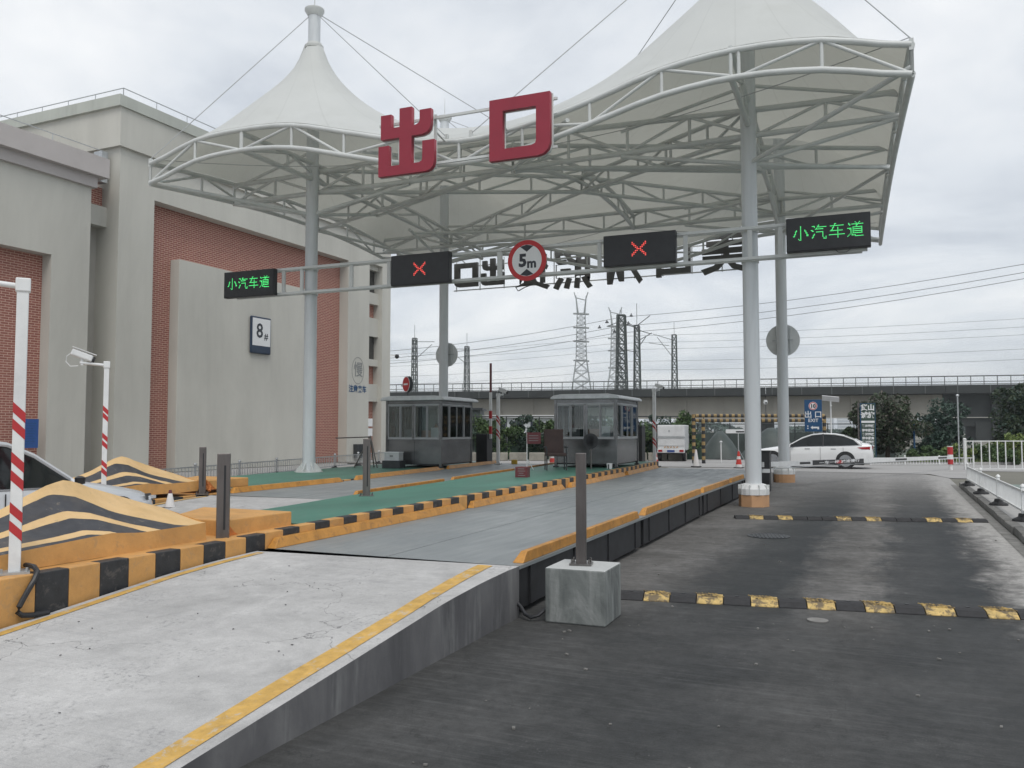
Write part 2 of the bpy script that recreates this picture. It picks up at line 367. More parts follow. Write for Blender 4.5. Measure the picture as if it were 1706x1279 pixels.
# painted hill stripes driven by the UV map (u along, v down the slope)
t = NT('crash_stripes').set(rough=0.55)
uv = t.n.new('ShaderNodeUVMap'); uv.uv_map = 'UVMap'
q = t.xyz(uv.outputs[0])
wv = t.math('MULTIPLY', t.math('SUBTRACT', t.noise(6, 3), 0.5), 0.03)
gg = t.math('ADD', t.math('SUBTRACT', q['Y'], t.math('MULTIPLY', t.math('POWER', t.math('MAXIMUM', t.math('SUBTRACT', q['X'], 2.80), 0.0), 1.15), 0.84)), wv)
def band(a, b): return t.math('MULTIPLY', t.math('GREATER_THAN', gg, a), t.math('LESS_THAN', gg, b))
bb = t.math('ADD', t.math('ADD', band(0.13, 0.43), band(0.57, 0.83)), band(0.93, 1.02), clamp=True)
org = t.ramp(t.noise(3, 6, 0.6), [(0.3, (0.62, 0.41, 0.18)), (0.7, (0.74, 0.51, 0.26))])
cst = t.mix(bb, org, t.ramp(t.noise(9, 5), [(0.3, (0.035, 0.036, 0.042)), (0.7, (0.06, 0.062, 0.07))]))
cst = t.mix(t.ramp(t.noise(9, 9, 0.78, dist=0.4), [(0.60, 0.0), (0.65, 0.45)]), cst, (0.30, 0.24, 0.17))
cst = t.mix(t.ramp(t.noise(2.2, 6, 0.7), [(0.5, 0.0), (0.75, 0.3)]), cst, (0.20, 0.15, 0.10))
t.color(cst)
t.bump(t.noise(20, 5), 0.2, 0.008)

# leaves
for nm, a, b in (('leaf_dark', (0.015, 0.030, 0.014), (0.045, 0.070, 0.028)), ('leaf_mid', (0.04, 0.085, 0.03), (0.10, 0.16, 0.055)), ('leaf_bright', (0.08, 0.14, 0.03), (0.22, 0.27, 0.08)), ('leaf_bluish', (0.02, 0.045, 0.035), (0.045, 0.085, 0.06)), ('leaf_rosy', (0.045, 0.05, 0.035), (0.14, 0.12, 0.10))):
    t = NT(nm).set(rough=0.6)
    oi = t.noise(1.7, 4, 0.7)
    t.color(t.ramp(oi, [(0.32, a), (0.68, b)]))

# ---------------------------------------------------------------- helpers
def tag(o, label=None, cat=None, group=None, kind=None):
    if label: o['label'] = label
    if cat: o['category'] = cat
    if group: o['group'] = group
    if kind: o['kind'] = kind
    return o
def thing(name, label, cat, loc=(0, 0, 0), rz=0.0, group=None):
    o = bpy.data.objects.new(name, None); COL.objects.link(o)
    o.empty_display_size = 0.2
    o.location = loc; o.rotation_euler = (0, 0, rz)
    return tag(o, label, cat, group)
def link_mesh(name, me, parent=None, world=False, mat=None):
    o = bpy.data.objects.new(name, me); COL.objects.link(o)
    if mat: me.materials.append(M[mat])
    if parent:
        o.parent = parent
        if world: o.location = -base_of(parent)
    return o
def base_of(p):
    v = Vector(p.location)
    if p.parent: v += base_of(p.parent)
    return v
class MB:
    def __init__(s): s.v = []; s.f = []; s.uv = None
    def add(s, vs, fs):
        k = len(s.v); s.v += [tuple(v) for v in vs]; s.f += [tuple(i + k for i in f) for f in fs]; return s
    def box(s, c, d, rz=0.0, rx=0.0, ry=0.0):
        h = Vector(d) / 2; m = Euler((rx, ry, rz)).to_matrix(); c = Vector(c)
        vs = [c + m @ Vector((x * h.x, y * h.y, z * h.z)) for z in (-1, 1) for x, y in ((-1, -1), (1, -1), (1, 1), (-1, 1))]
        return s.add(vs, [(3, 2, 1, 0), (4, 5, 6, 7), (0, 1, 5, 4), (1, 2, 6, 5), (2, 3, 7, 6), (3, 0, 4, 7)])
    def bb(s, x0, x1, y0, y1, z0, z1): return s.box(((x0 + x1) / 2, (y0 + y1) / 2, (z0 + z1) / 2), (abs(x1 - x0), abs(y1 - y0), abs(z1 - z0)))
    def cyl(s, p0, p1, r0, r1=None, n=12, cap=True):
        r1 = r0 if r1 is None else r1
        p0, p1 = Vector(p0), Vector(p1); d = (p1 - p0).normalized()
        a = d.orthogonal().normalized(); b = d.cross(a)
        vs = []
        for p, r in ((p0, r0), (p1, r1)):
            vs += [p + (a * math.cos(2 * math.pi * i / n) + b * math.sin(2 * math.pi * i / n)) * r for i in range(n)]
        fs = [(i, (i + 1) % n, n + (i + 1) % n, n + i) for i in range(n)]
        if cap: fs += [tuple(range(n - 1, -1, -1)), tuple(range(n, 2 * n))]
        return s.add(vs, fs)
    def tube(s, pts, r, n=6):
        pts = [Vector(p) for p in pts]; vs = []; up = Vector((0, 0, 1))
        for i, p in enumerate(pts):
            d = (pts[min(i + 1, len(pts) - 1)] - pts[max(i - 1, 0)]).normalized()
            a = d.cross(up)
            a = a.normalized() if a.length > 1e-3 else Vector((1, 0, 0))
            b = d.cross(a)
            vs += [p + (a * math.cos(2 * math.pi * k / n) + b * math.sin(2 * math.pi * k / n)) * r for k in range(n)]
        fs = [(i * n + k, i * n + (k + 1) % n, (i + 1) * n + (k + 1) % n, (i + 1) * n + k) for i in range(len(pts) - 1) for k in range(n)]
        fs += [tuple(range(n - 1, -1, -1)), tuple(range((len(pts) - 1) * n, len(pts) * n))]
        return s.add(vs, fs)
    def lathe(s, c, prof, n=20, ax='Z'):
        c = Vector(c); vs = []
        for r, z in prof:
            for i in range(n):
                a = 2 * math.pi * i / n
                q = Vector((r * math.cos(a), r * math.sin(a), z))
                if ax == 'Y': q = Vector((q.x, -q.z, q.y))
                if ax == 'X': q = Vector((q.z, q.x, q.y))
                vs.append(c + q)
        m = len(prof)
        fs = [(j * n + i, j * n + (i + 1) % n, (j + 1) * n + (i + 1) % n, (j + 1) * n + i) for j in range(m - 1) for i in range(n)]
        fs += [tuple(range(n - 1, -1, -1)), tuple(range((m - 1) * n, m * n))]
        return s.add(vs, fs)
    def prism(s, poly, z0, z1):
        """poly: list of (x, y); z0, z1 numbers or lists"""
        n = len(poly)
        a = z0 if isinstance(z0, (list, tuple)) else [z0] * n
        b = z1 if isinstance(z1, (list, tuple)) else [z1] * n
        vs = [(p[0], p[1], a[i]) for i, p in enumerate(poly)] + [(p[0], p[1], b[i]) for i, p in enumerate(poly)]
        fs = [tuple(range(n - 1, -1, -1)), tuple(range(n, 2 * n))] + [(i, (i + 1) % n, n + (i + 1) % n, n + i) for i in range(n)]
        return s.add(vs, fs)
    def mesh(s, name, smooth=False):
        me = bpy.data.meshes.new(name); me.from_pydata(s.v, [], s.f); me.update()
        if smooth: me.polygons.foreach_set('use_smooth', [True] * len(me.polygons))
        return me
    def build(s, name, mat, parent=None, world=False, smooth=False, bevel=0.0):
        me = s.mesh(name, smooth)
        o = link_mesh(name, me, parent, world, mat)
        if bevel:
            md = o.modifiers.new('bevel', 'BEVEL'); md.width = bevel; md.segments = 2; md.limit_method = 'ANGLE'
        if smooth:
            bm = bmesh.new(); bm.from_mesh(me); bmesh.ops.recalc_face_normals(bm, faces=bm.faces)
            for e in bm.edges:
                if len(e.link_faces) == 2 and e.calc_face_angle(0) > R(38): e.smooth = False
            bm.to_mesh(me); bm.free()
        else:
            bm = bmesh.new(); bm.from_mesh(me); bmesh.ops.recalc_face_normals(bm, faces=bm.faces); bm.to_mesh(me); bm.free()
        return o
_bar = {}
def bar(name, p0, p1, r, mat, parent=None, world=False, n=8):
    """one round bar as its own object, sharing one unit cylinder"""
    key = (mat, n)
    if key not in _bar:
        me = MB().cyl((0, 0, 0), (0, 0, 1), 1, 1, n).mesh('bar_' + mat, True)
        bm = bmesh.new(); bm.from_mesh(me); bmesh.ops.recalc_face_normals(bm, faces=bm.faces)
        for e in bm.edges:
            if len(e.link_faces) == 2 and e.calc_face_angle(0) > R(60): e.smooth = False
        bm.to_mesh(me); bm.free(); me.materials.append(M[mat]); _bar[key] = me
    p0, p1 = Vector(p0), Vector(p1); d = p1 - p0
    o = bpy.data.objects.new(name, _bar[key]); COL.objects.link(o)
    o.rotation_euler = d.to_track_quat('Z', 'Y').to_euler()
    o.scale = (r, r, d.length)
    if parent: o.parent = parent
    o.location = p0 - (base_of(parent) if (parent and world) else Vector((0, 0, 0)))
    return o
def kids(o): return [c for c in bpy.data.objects if c.parent == o]
def copy_tree(o, loc=None, rz=None, label=None, parent=None):
    ch = kids(o)
    c = o.copy(); COL.objects.link(c); c.parent = parent
    if loc is not None: c.location = loc
    if rz is not None: c.rotation_euler = (0, 0, rz)
    if label: c['label'] = label
    for k in ch: copy_tree(k, parent=c)
    return c
def from_curve(cu, name):
    tmp = bpy.data.objects.new('tmp', cu); COL.objects.link(tmp)
    me = bpy.data.meshes.new_from_object(tmp); me.name = name
    bpy.data.objects.remove(tmp); bpy.data.curves.remove(cu)
    me.materials.clear()
    return me
def text_mesh(body, size, depth=0.004, bold=0.0, align='CENTER', name='lettering', spacing=1.0):
    cu = bpy.data.curves.new('t', 'FONT'); cu.body = body; cu.size = size; cu.extrude = depth / 2; cu.offset = bold
    cu.align_x = align; cu.align_y = 'CENTER'; cu.resolution_u = 2; cu.space_character = spacing
    return from_curve(cu, name)
def shape_mesh(loops, depth, name):
    cu = bpy.data.curves.new('s', 'CURVE'); cu.dimensions = '2D'; cu.fill_mode = 'BOTH'; cu.extrude = depth / 2
    for lp in loops:
        sp = cu.splines.new('POLY'); sp.points.add(len(lp) - 1)
        for q, (x, y) in zip(sp.points, lp): q.co = (x, y, 0, 1)
        sp.use_cyclic_u = True
    return from_curve(cu, name)
def put_flat(me, name, mat, loc, facing='-Y', parent=None, world=True, sx=1.0, rz=None):
    """stand a mesh drawn in XY upright at loc, readable from the side it faces"""
    o = bpy.data.objects.new(name, me); COL.objects.link(o); me.materials.append(M[mat])
    a = {'-Y': 0.0, '+X': R(90), '+Y': R(180)}[facing] if rz is None else rz
    o.rotation_euler = (R(90), 0, a)
    o.scale = (sx, 1, 1)
    o.parent = parent
    o.location = Vector(loc) - (base_of(parent) if (parent and world) else Vector((0, 0, 0)))
    return o
def interp(tab, y): return float(np.interp(y, [a for a, b in tab], [b for a, b in tab]))

# ---------------------------------------------------------------- the setting: ground sheets
def sheet(name, poly, z, mat, **k):
    o = MB().add([(x, y, z) for x, y in poly], [tuple(range(len(poly)))]).build(name, mat)
    if o.data.polygons[0].normal.z < 0:
        o.data.flip_normals()
    return tag(o, kind='structure', **k)
sheet('ground', [(-755, -155), (695, -155), (695, 1495), (-755, 1495)], -0.012, 'earth')
yard = sheet('yard', [(-24.4, -14), (-2.6, -14), (-2.6, 33), (-24.4, 33)], -0.006, 'cross_road')
sheet('road', [(-3.4, -14), (1.6, -14), (1.6, 31.5), (0.9, 33.5), (-3.4, 33.5)], -0.001, 'road')
sheet('cross_street', [(-60, 31), (60, 42), (60, 50.5), (-60, 44.5)], 0.003, 'cross_road')
sheet('road_mouth', [(-8.6, 26.5), (-3.4, 26.5), (-3.4, 33.52), (1.1, 33.52), (1.62, 31), (2.4, 31), (2.6, 37.4), (-8.6, 34.8)], 0.008, 'cross_road')
# footpath on the right with a rough stone kerb
kx = 1.62
MBk = MB().prism([(kx + .14, -14), (30, -14), (30, 26.3), (kx + .14, 26.3)], -0.01, 0.115)
tag(MBk.build('footpath', 'footpath'), kind='structure')
kerb = thing('kerb', 'rough grey stone kerb running along the right edge of the road', 'kerb', (kx, 6, 0))
y = -6.0; rnd = random.Random(3)
kme = MB().prism([(0, 0), (0.14, 0), (0.14, 0.985), (0, 0.985)], 0, 0.12)
while y < 26.2:
    o = MB().prism([(rnd.uniform(-.012, .012), 0), (0.14, 0), (0.14, 0.985), (rnd.uniform(-.012, .012), 0.985)], -0.01, [0.105 + rnd.uniform(-.012, .012), 0.118, 0.118, 0.105 + rnd.uniform(-.012, .012)])
    q = o.build('kerb_stone', 'kerb_stone', kerb, bevel=0.012); q.location = Vector((kx, y, 0)) - Vector(kerb.location)
    y += 1.0
sheet('gutter', [(1.44, -6), (1.60, -6), (1.60, 27.5), (1.44, 27.5)], 0.004, 'kerb_stone')
sheet('painted_yard', [(2.7, -14), (30, -14), (30, 26.2), (2.7, 26.2)], 0.121, 'green_faded')
sheet('pale_path', [(3.4, 24.2), (8.5, 21), (9.2, 22.0), (4.4, 25.4)], 0.126, 'footpath')

# ---------------------------------------------------------------- lane surfaces
Ra = [(-10, -2.70), (3.2, -2.86), (6.64, -2.95), (15.4, -3.20), (20.6, -3.27), (27, -3.4)]
La = [(-10, -5.45), (6.8, -5.62), (15.4, -5.95), (20.7, -6.25), (26.6, -6.7), (34, -7.3)]
Ia = [(1, -6.95), (8.4, -7.22), (10.6, -7.52), (14.3, -7.90), (15.0, -8.02), (18.9, -8.45), (23.5, -9.05), (27, -9.45)]      # far edge of the near island
Rb = [(a, b - .05) for a, b in Ia]
Lb = [(0, -10.2), (8, -10.48), (11.5, -10.68), (15.0, -10.85), (20.45, -11.5), (25.7, -12.12)]
Ib = [(5, -12.7), (12, -14.0), (18, -14.6), (27, -15.2)]
ZP = [(1.0, 0.0), (1.8, 0.04), (2.5, 0.10), (3.17, 0.17), (4.2, 0.27), (4.8, 0.33), (5.3, 0.38), (5.9, 0.415), (6.4, 0.43), (9, 0.43)]
DECK = 0.43
DECK_FAR = 0.475

def ramp_strip(name, redge, ledge, shift, y1, mat, skew=0.0, zoff=0.0, zk=1.0):
    ys = [1.0 + i * 0.2 for i in range(int((y1 - 1.0) / 0.2) + 1)] + [y1]
    vs, fs = [], []
    for i, yy in enumerate(ys):
        z = interp(ZP, yy) * zk
        Y = yy + shift
        yl = Y + (skew if yy == y1 else 0)
        xr, xl = interp(redge, Y), interp(ledge, Y)
        vs += [(xr, Y, -0.02), (xr, Y, z + zoff), (xl, yl, z + zoff), (xl, yl, -0.02)]
    n = len(ys)
    for i in range(n - 1):
        a, b = i * 4, i * 4 + 4
        fs += [(a, b, b + 1, a + 1), (a + 1, b + 1, b + 2, a + 2), (a + 2, b + 2, b + 3, a + 3)]
    fs += [(0, 1, 2, 3), ((n - 1) * 4 + 3, (n - 1) * 4 + 2, (n - 1) * 4 + 1, (n - 1) * 4)]
    mb = MB().add(vs, fs); o = mb.build(name, mat)
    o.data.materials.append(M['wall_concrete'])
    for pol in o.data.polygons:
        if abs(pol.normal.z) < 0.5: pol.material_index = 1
    return o
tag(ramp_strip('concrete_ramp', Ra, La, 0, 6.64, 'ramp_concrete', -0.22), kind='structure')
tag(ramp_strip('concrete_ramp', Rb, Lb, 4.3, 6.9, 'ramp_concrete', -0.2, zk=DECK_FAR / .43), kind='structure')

def painted_line(name, shift, y0, y1, fx0, fx1, mat='line_yellow', dz=0.004, **k):
    ys = list(np.arange(y0, y1, 0.15)) + [y1]; vs, fs = [], []
    for yy in ys:
        z = interp(ZP, yy) + dz
        vs += [(fx0(yy + shift), yy + shift, z), (fx1(yy + shift), yy + shift, z)]
    fs = [(2 * i, 2 * i + 1, 2 * i + 3, 2 * i + 2) for i in range(len(ys) - 1)]
    o = MB().add(vs, fs).build(name, mat)
    return tag(o, kind='structure', **k)
YO = [(1, .06), (3, .075), (4.2, .095), (5.2, .13), (6.6, .20)]
painted_line('yellow_edge_line', 0, 1.1, 6.55, lambda Y: interp(Ra, Y) - interp(YO, Y) - 0.010 * math.sin(Y * 2.1), lambda Y: interp(Ra, Y) - interp(YO, Y) - 0.135 - 0.014 * math.sin(Y * 2.1))
painted_line('yellow_edge_line', 0, 1.1, 6.35, lambda Y: interp(La, Y) + 0.07, lambda Y: interp(La, Y) + 0.15)
painted_line('yellow_edge_line', 4.3, 1.1, 6.5, lambda Y: interp(Lb, Y) + 0.07, lambda Y: interp(Lb, Y) + 0.15, dz=0.05)

# weighbridges: deck plates, side girders, guard rails
def weighbridge(label, R_, L_, y0r, y0l, ysplits, y1, rg, lg, side=True, DECK=0.43):
    w = thing('weighbridge', label, 'weighbridge', (interp(R_, y0r), y0r, 0), group=None)
    ys = [None] + ysplits + [y1]
    gap = 0.012
    def mid(Y): return 0.5 * (interp(R_, Y) + interp(L_, Y)) + 0.0
    for k in range(len(ysplits) + 1):
        for half in (0, 1):
            def ed(Y):
                a, b = (interp(R_, Y), mid(Y) + gap / 2) if half == 0 else (mid(Y) - gap / 2, interp(L_, Y) )
                return a, b
            if k == 0:
                ym = (y0r + y0l) / 2
                ya, yb = (y0r, ym) if half == 0 else (ym, y0l)
            else:
                ya = yb = ys[k] + gap
            ye = ys[k + 1]
            p = [(ed(ya)[0], ya), (ed(ye)[0], ye), (ed(ye)[1], ye), (ed(yb)[1], yb)]
            MB().prism(p, DECK - 0.03, DECK).build('deck_plate', 'deck_steel', w, world=True)
    # girders under the deck edge
    if side:
        for k in range(len(ysplits) + 1):
            ya = y0r if k == 0 else ys[k] + 0.08
            ye = ys[k + 1] - 0.08
            xa, xe = interp(R_, ya), interp(R_, ye)
            MB().prism([(xa - .03, ya), (xe - .03, ye), (xe - .25, ye), (xa - .25, ya)], 0.05, DECK - 0.032).build('side_girder', 'side_girder', w, world=True)
            for yy in np.linspace(ya + .3, ye - .3, 4):
                x = interp(R_, yy); MB().bb(x - .03, x - .012, yy - .02, yy + .02, 0.06, DECK - 0.035).build('girder_rib', 'side_girder', w, world=True)
    MB().prism([(interp(R_, y0r + .1) - .3, y0r + .1), (interp(R_, y1) - .3, y1), (interp(L_, y1) + .1, y1), (interp(L_, y0l + .3) + .1, y0l + .3)], 0.0, DECK - 0.04).build('pit_frame', 'side_girder', w, world=True)
    for tab, lst, sgn in ((R_, rg, -1), (L_, lg, 1)):
        for a, b in lst:
            xa, xb = interp(tab, a), interp(tab, b)
            h, t, s = (0.165 if (not side and sgn < 0) else 0.095), 0.06, 0.10
            q = []
            off = lambda x, d: x + sgn * d
            prof = [(a, 0.0), (a + s, h), (b - s, h), (b, 0.0)]
            vs = []
            for (yy, z) in prof:
                xx = interp(tab, yy)
                vs += [(off(xx, 0.02 if sgn < 0 else -0.03), yy, DECK + 0.001 + z), (off(xx, (0.02 if sgn < 0 else -0.03) + t + (0.045 if z == 0 else 0)), yy, DECK + 0.001 + z)]
            fs = [(0, 2, 4, 6), (1, 7, 5, 3), (0, 1, 3, 2), (2, 3, 5, 4), (4, 5, 7, 6), (0, 6, 7, 1)]
            MB().add(vs, fs).build('wheel_guard', 'guard_orange', w, world=True, bevel=0.006)
    return w
weighbridge('grey steel truck scale in the nearest lane beside the wet dark road', Ra, La, 6.66, 6.44, [11.05, 15.6, 20.75], 25.2,
            [(6.78, 10.88), (11.18, 15.42), (15.62, 18.6), (18.8, 20.7)], [(6.6, 10.95), (11.2, 15.5), (15.9, 20.5), (20.8, 25.1)])
weighbridge('grey steel truck scale in the lane between the two islands', Rb, Lb, 11.22, 11.02, [14.7, 19.8], 25.4,
            [(10.9, 14.5), (14.9, 19.0), (19.6, 24.6)], [(11.5, 15.0), (15.6, 20.4), (21.0, 25.3)], side=False, DECK=DECK_FAR)

for nm_, R_, L_, y_ in (('exit_ramp', Ra, La, 25.22), ('exit_ramp', Rb, Lb, 25.42)):
    a_, b_, c_, d_ = interp(R_, y_), interp(L_, y_) + .01, interp(R_, y_ + 4), interp(L_, y_ + 4) + .01
    tag(MB().prism([(a_, y_), (c_, y_ + 4), (d_, y_ + 4), (b_, y_)], -0.02, [.425, .012, .012, .425]).build(nm_, 'cross_road'), kind='structure')
# islands between lanes: green top, striped kerb blocks
def island(label, edge, far, y0, y1, ztop, ystripe, green_from, mat='green_floor', bw=0.26, stop=None):
    isl = thing('traffic_island', label, 'traffic island', (edge(y0), y0, 0))
    n = 24; ys = [y0 + (y1 - y0) * i / n for i in range(n + 1)]
    poly = [(edge(yy) - 0.13, yy) for yy in ys] + [(interp(far, yy), yy) for yy in reversed(ys)]
    zt = (lambda Y: ztop) if isinstance(ztop, float) else ztop
    MB().prism(poly, 0.0, [zt(q[1]) - 0.002 for q in poly]).build('core', 'curb_orange', isl, world=True)
    ysg = [green_from + (y1 - green_from) * i / n for i in range(n + 1)]
    poly = [(edge(yy) - 0.14, yy) for yy in ysg] + [(interp(far, yy) + 0.03, yy) for yy in reversed(ysg)]
    MB().prism(poly, [zt(q[1]) - 0.001 for q in poly], [zt(q[1]) + 0.004 for q in poly]).build('painted_top', mat, isl, world=True)
    k = 0; yy = ystripe
    while yy < (stop or y1):
        e = yy + bw
        xa, xb = edge(yy), edge(e)
        MB().prism([(xa, yy), (xb, e - 0.002), (xb - .128, e - 0.002), (xa - .128, yy)], 0.0, zt((yy + e) / 2) + .006 + rnd.uniform(0, .004)).build('kerb_block', 'curb_black' if k % 2 else 'curb_orange', isl, world=True, bevel=0.008)
        k += 1; yy = e
    return isl
eA = lambda Y: interp(La, Y) - 0.035
eB = lambda Y: interp(Lb, Y) - 0.035
island('near traffic island with green top and black and orange striped kerb', eA, Ia, 0.6, 25.5, (lambda Y: float(np.interp(Y, [0, 6.0, 7.6, 11, 30], [.555, .56, .595, .605, .605]))), 0.6, 7.3, bw=0.272)
island('far traffic island with green top below the left mast', eB, Ib, 6.2, 26.0, 0.49, 6.2, 12.3, bw=0.30, stop=22)

# crash hills painted in stripes
def crash_hill(label, dx, dy):
    t = thing('crash_hill', label, 'crash barrier', (-5.9 + dx, 2.0 + dy, 0.5))
    # local frame: x across (0 near face, negative away), y along from 0 to 4.1
    ridge = [(-0.6, .62), (0.6, .66), (1.6, .78), (2.2, .88), (2.45, .96), (2.63, 1.04), (2.86, 1.135), (3.0, 1.165), (3.12, 1.145), (3.25, 1.09), (3.8, .92), (4.2, .81), (4.5, .75), (4.95, .735)]
    near = [(-0.6, .64), (1.0, .66), (2.05, .69), (3.0, .745), (3.3, .715), (3.8, .72), (4.1, .73), (5.3, .725)]
    ys = list(np.arange(-0.6, 4.11, 0.08)); m = 10
    vs, uvs, fs = [], [], []
    for yy in ys:
        zr, zn = interp(ridge, yy), interp(near, yy)
        w = 0.60
        for j in range(m + 1):
            v = j / m
            zz = zr + (zn - zr) * (v ** 0.85)
            wob = 0.008 * math.sin(yy * 5 + v * 4)
            vs.append((-w * (1 - v), yy, zz + wob * (0 < j < m) - 0.5)); uvs.append((yy, v))
    for i in range(len(ys) - 1):
        for j in range(m):
            a = i * (m + 1) + j
            fs.append((a, a + 1, a + m + 2, a + m + 1))
    me = bpy.data.meshes.new('hill'); me.from_pydata(vs, [], fs); me.update()
    uvl = me.uv_layers.new(name='UVMap')
    for pol in me.polygons:
        for li in pol.loop_indices: uvl.data[li].uv = uvs[me.loops[li].vertex_index]
        pol.use_smooth = True
    o = link_mesh('striped_slope', me, t, mat='crash_stripes')
    # far slope and walls
    vs, fs = [], []
    for yy in ys:
        zr, zn = interp(ridge, yy) - .5, interp(near, yy) - .5
        vs += [(-0.6, yy, zr), (-1.15, yy, 0.2), (-1.15, yy, 0.0), (0.0, yy, zn), (0.012, yy, 0.06)]
    for i in range(len(ys) - 1):
        a, b = i * 5, i * 5 + 5
        fs += [(a, b, b + 1, a + 1), (a + 1, b + 1, b + 2, a + 2), (a + 3, b + 3, b + 4, a + 4)]
    e = (len(ys) - 1) * 5
    fs += [(e, e + 1, e + 2, e + 4, e + 3), (0, 3, 4, 2, 1)]
    MB().add(vs, fs).build('barrier_wall', 'curb_orange', t)
    MB().prism([(0.0, 4.29), (0.0, 5.28), (-1.25, 5.28), (-0.75, 4.29)], 0.062, 0.222).build('end_block', 'curb_orange', t, bevel=0.012)
    MB().tube([(-0.02, 4.24, 0.22), (-.01, 4.28, .16), (0.03, 4.30, 0.1), (0.05, 4.26, 0.045)], 0.03, 6).build('cable_seal', 'rust_orange', t)
    MB().add([(0.02, 4.30, .2), (0.02, 4.40, .1), (0.02, 4.47, .062), (0.02, 4.25, .062), (-.05, 4.25, .2)], [(0, 1, 2, 3), (0, 3, 4)]).build('rust_stain', 'rust_orange', t)
    return t
crash_hill('near crash barrier hill painted in black and yellow waves beside the concrete ramp', 0, 0)
crash_hill('far crash barrier hill with wave stripes behind the silver car', -4.87, 4.78)

# ---------------------------------------------------------------- steel posts
def slot_post(label, loc, w, d, h, slot=True, rz=0.0, group='steel guide posts'):
    t = thing('steel_post', label, 'post', loc, rz, group)
    MB().box((0, 0, h / 2), (w, d, h)).build('shaft', 'post_steel', t, bevel=0.006)
    if slot:
        MB().box((w * .13, -d / 2 - 0.001, h * 0.52), (w * 0.16, 0.006, h * 0.70)).build('slot', 'black_plastic', t, bevel=0.002)
    MB().box((0, 0, 0.008), (w + .1, d + .1, 0.016)).build('base_plate', 'stainless', t)
    for sx_ in (-1, 1):
        for sy_ in (-1, 1):
            MB().cyl((sx_ * (w / 2 + .03), sy_ * (d / 2 + .03), .016), (sx_ * (w / 2 + .03), sy_ * (d / 2 + .03), .05), .009, n=6).build('bolt', 'stainless', t)
    return t
slot_post('tall slotted steel post in the notch of the near crash barrier', (-5.84, 6.20, 0.50), 0.118, 0.06, 0.87, rz=R(36))
slot_post('slotted steel post at the end of the far crash barrier', (-10.67, 10.83, 0.50), 0.11, 0.06, 0.80, rz=R(36))
slot_post('steel post standing alone on the green island', (-7.22, 10.62, 0.60), 0.11, 0.06, 0.86, rz=R(30))
slot_post('steel post standing on the grey concrete block', (-2.45, 6.82, 0.452), 0.085, 0.06, 0.945, slot=False, rz=R(12))
blk = MB().box((-2.43, 6.82, 0.225), (0.52, 0.50, 0.45), rz=0.04).build('concrete_block', 'block_concrete', bevel=0.012)
tag(blk, 'weathered grey concrete block at the road edge under a steel post', 'concrete block')
tag(MB().tube([(-2.98, 6.62, .14), (-2.92, 6.60, .1), (-2.86, 6.56, .05), (-2.8, 6.54, .03), (-2.74, 6.56, .05), (-2.69, 6.62, .10)], 0.016, 8).build('conduit', 'black_plastic', smooth=True),
    'short black conduit looping from the ramp wall to the concrete block', 'conduit')
tag(MB().tube([(-5.86, 4.22, .60), (-5.80, 4.20, .605), (-5.70, 4.17, .605), (-5.625, 4.14, .585), (-5.598, 4.10, .53), (-5.598, 4.06, .47), (-5.597, 4.02, .41), (-5.596, 3.99, .36), (-5.594, 3.98, .325), (-5.59, 4.01, .30), (-5.58, 4.08, .288), (-5.57, 4.2, .286)], 0.019, 8).build('cable', 'black_plastic', smooth=True),
    'black cable hanging from the foot of the near camera pole', 'cable')

# red and white camera poles
def camera_pole(label, loc, h, w=0.088, arm=(-1, 0.0), L=0.62, stripes=(), rz=0.0):
    t = thing('camera_pole', label, 'camera pole', loc, rz, 'camera poles on the islands')
    MB().box((0, 0, h / 2), (w, w, h)).build('pole', 'white_paint', t, bevel=0.006)
    MB().box((0, 0, 0.008), (w + .12, w + .12, .016)).build('base_plate', 'galvanised', t)
    for sx_ in (-1, 1):
        for sy_ in (-1, 1): MB().cyl((sx_ * (w / 2 + .04), sy_ * (w / 2 + .04), .016), (sx_ * (w / 2 + .04), sy_ * (w / 2 + .04), .045), .009, n=6).build('bolt', 'galvanised', t)
    # red tape wound round the pole: slanted bands on each face
    hw = w / 2 + 0.0015
    for z in stripes:
        if True:
            s = 0.075; d = w * 1.05
            vs = []
            cs = [(-hw, -hw), (hw, -hw), (hw, hw), (-hw, hw), (-hw, -hw)]
            for i, (x, y) in enumerate(cs): vs += [(x, y, z - i * d), (x, y, z - i * d + s)]
            fs = [(2 * i, 2 * i + 2, 2 * i + 3, 2 * i + 1) for i in range(2)]
            MB().add(vs[:6], fs).build('red_tape', 'red_paint', t)
    a = Vector((arm[0], arm[1], 0)).normalized()
    MB().box((0, 0, h + .03), (w + .02, w + .02, .10)).build('clamp', 'white_paint', t, bevel=0.008)
    MB().cyl(Vector((0, 0, h + .02)), a * L + Vector((0, 0, h + .05)), .022, n=10).build('arm', 'white_paint', t, smooth=True)
    c = thing_part(t, 'camera', a * (L - 0.03) + Vector((0, 0, h + .16)))
    MB().box((0, 0, 0), (.30, .10, .10), ry=0.35).build('housing', 'white_paint', c, bevel=0.02)
    MB().box((.03, 0, .062), (.34, .12, .012), ry=0.35).build('sun_shield', 'white_paint', c)
    MB().cyl((.135, 0, -.055), (.17, 0, -.068), .04, n=12).build('lens', 'black_plastic', c)
    MB().cyl((0, 0, -.15), (0, 0, -.03), .02, n=8).build('bracket', 'white_paint', c)
    pts = [Vector((-.14, 0, .03)), Vector((-.2, 0, -.02)), Vector((-.21, 0, -.10)), Vector((-.15, 0, -.17)), Vector((-.05, 0, -.16))]
    MB().tube(pts, .008, 5).build('cable', 'white_paint', c)
    return t
def thing_part(parent, name, loc):
    o = bpy.data.objects.new(name, None); COL.objects.link(o); o.parent = parent; o.location = loc; o.empty_display_size = .1
    return o
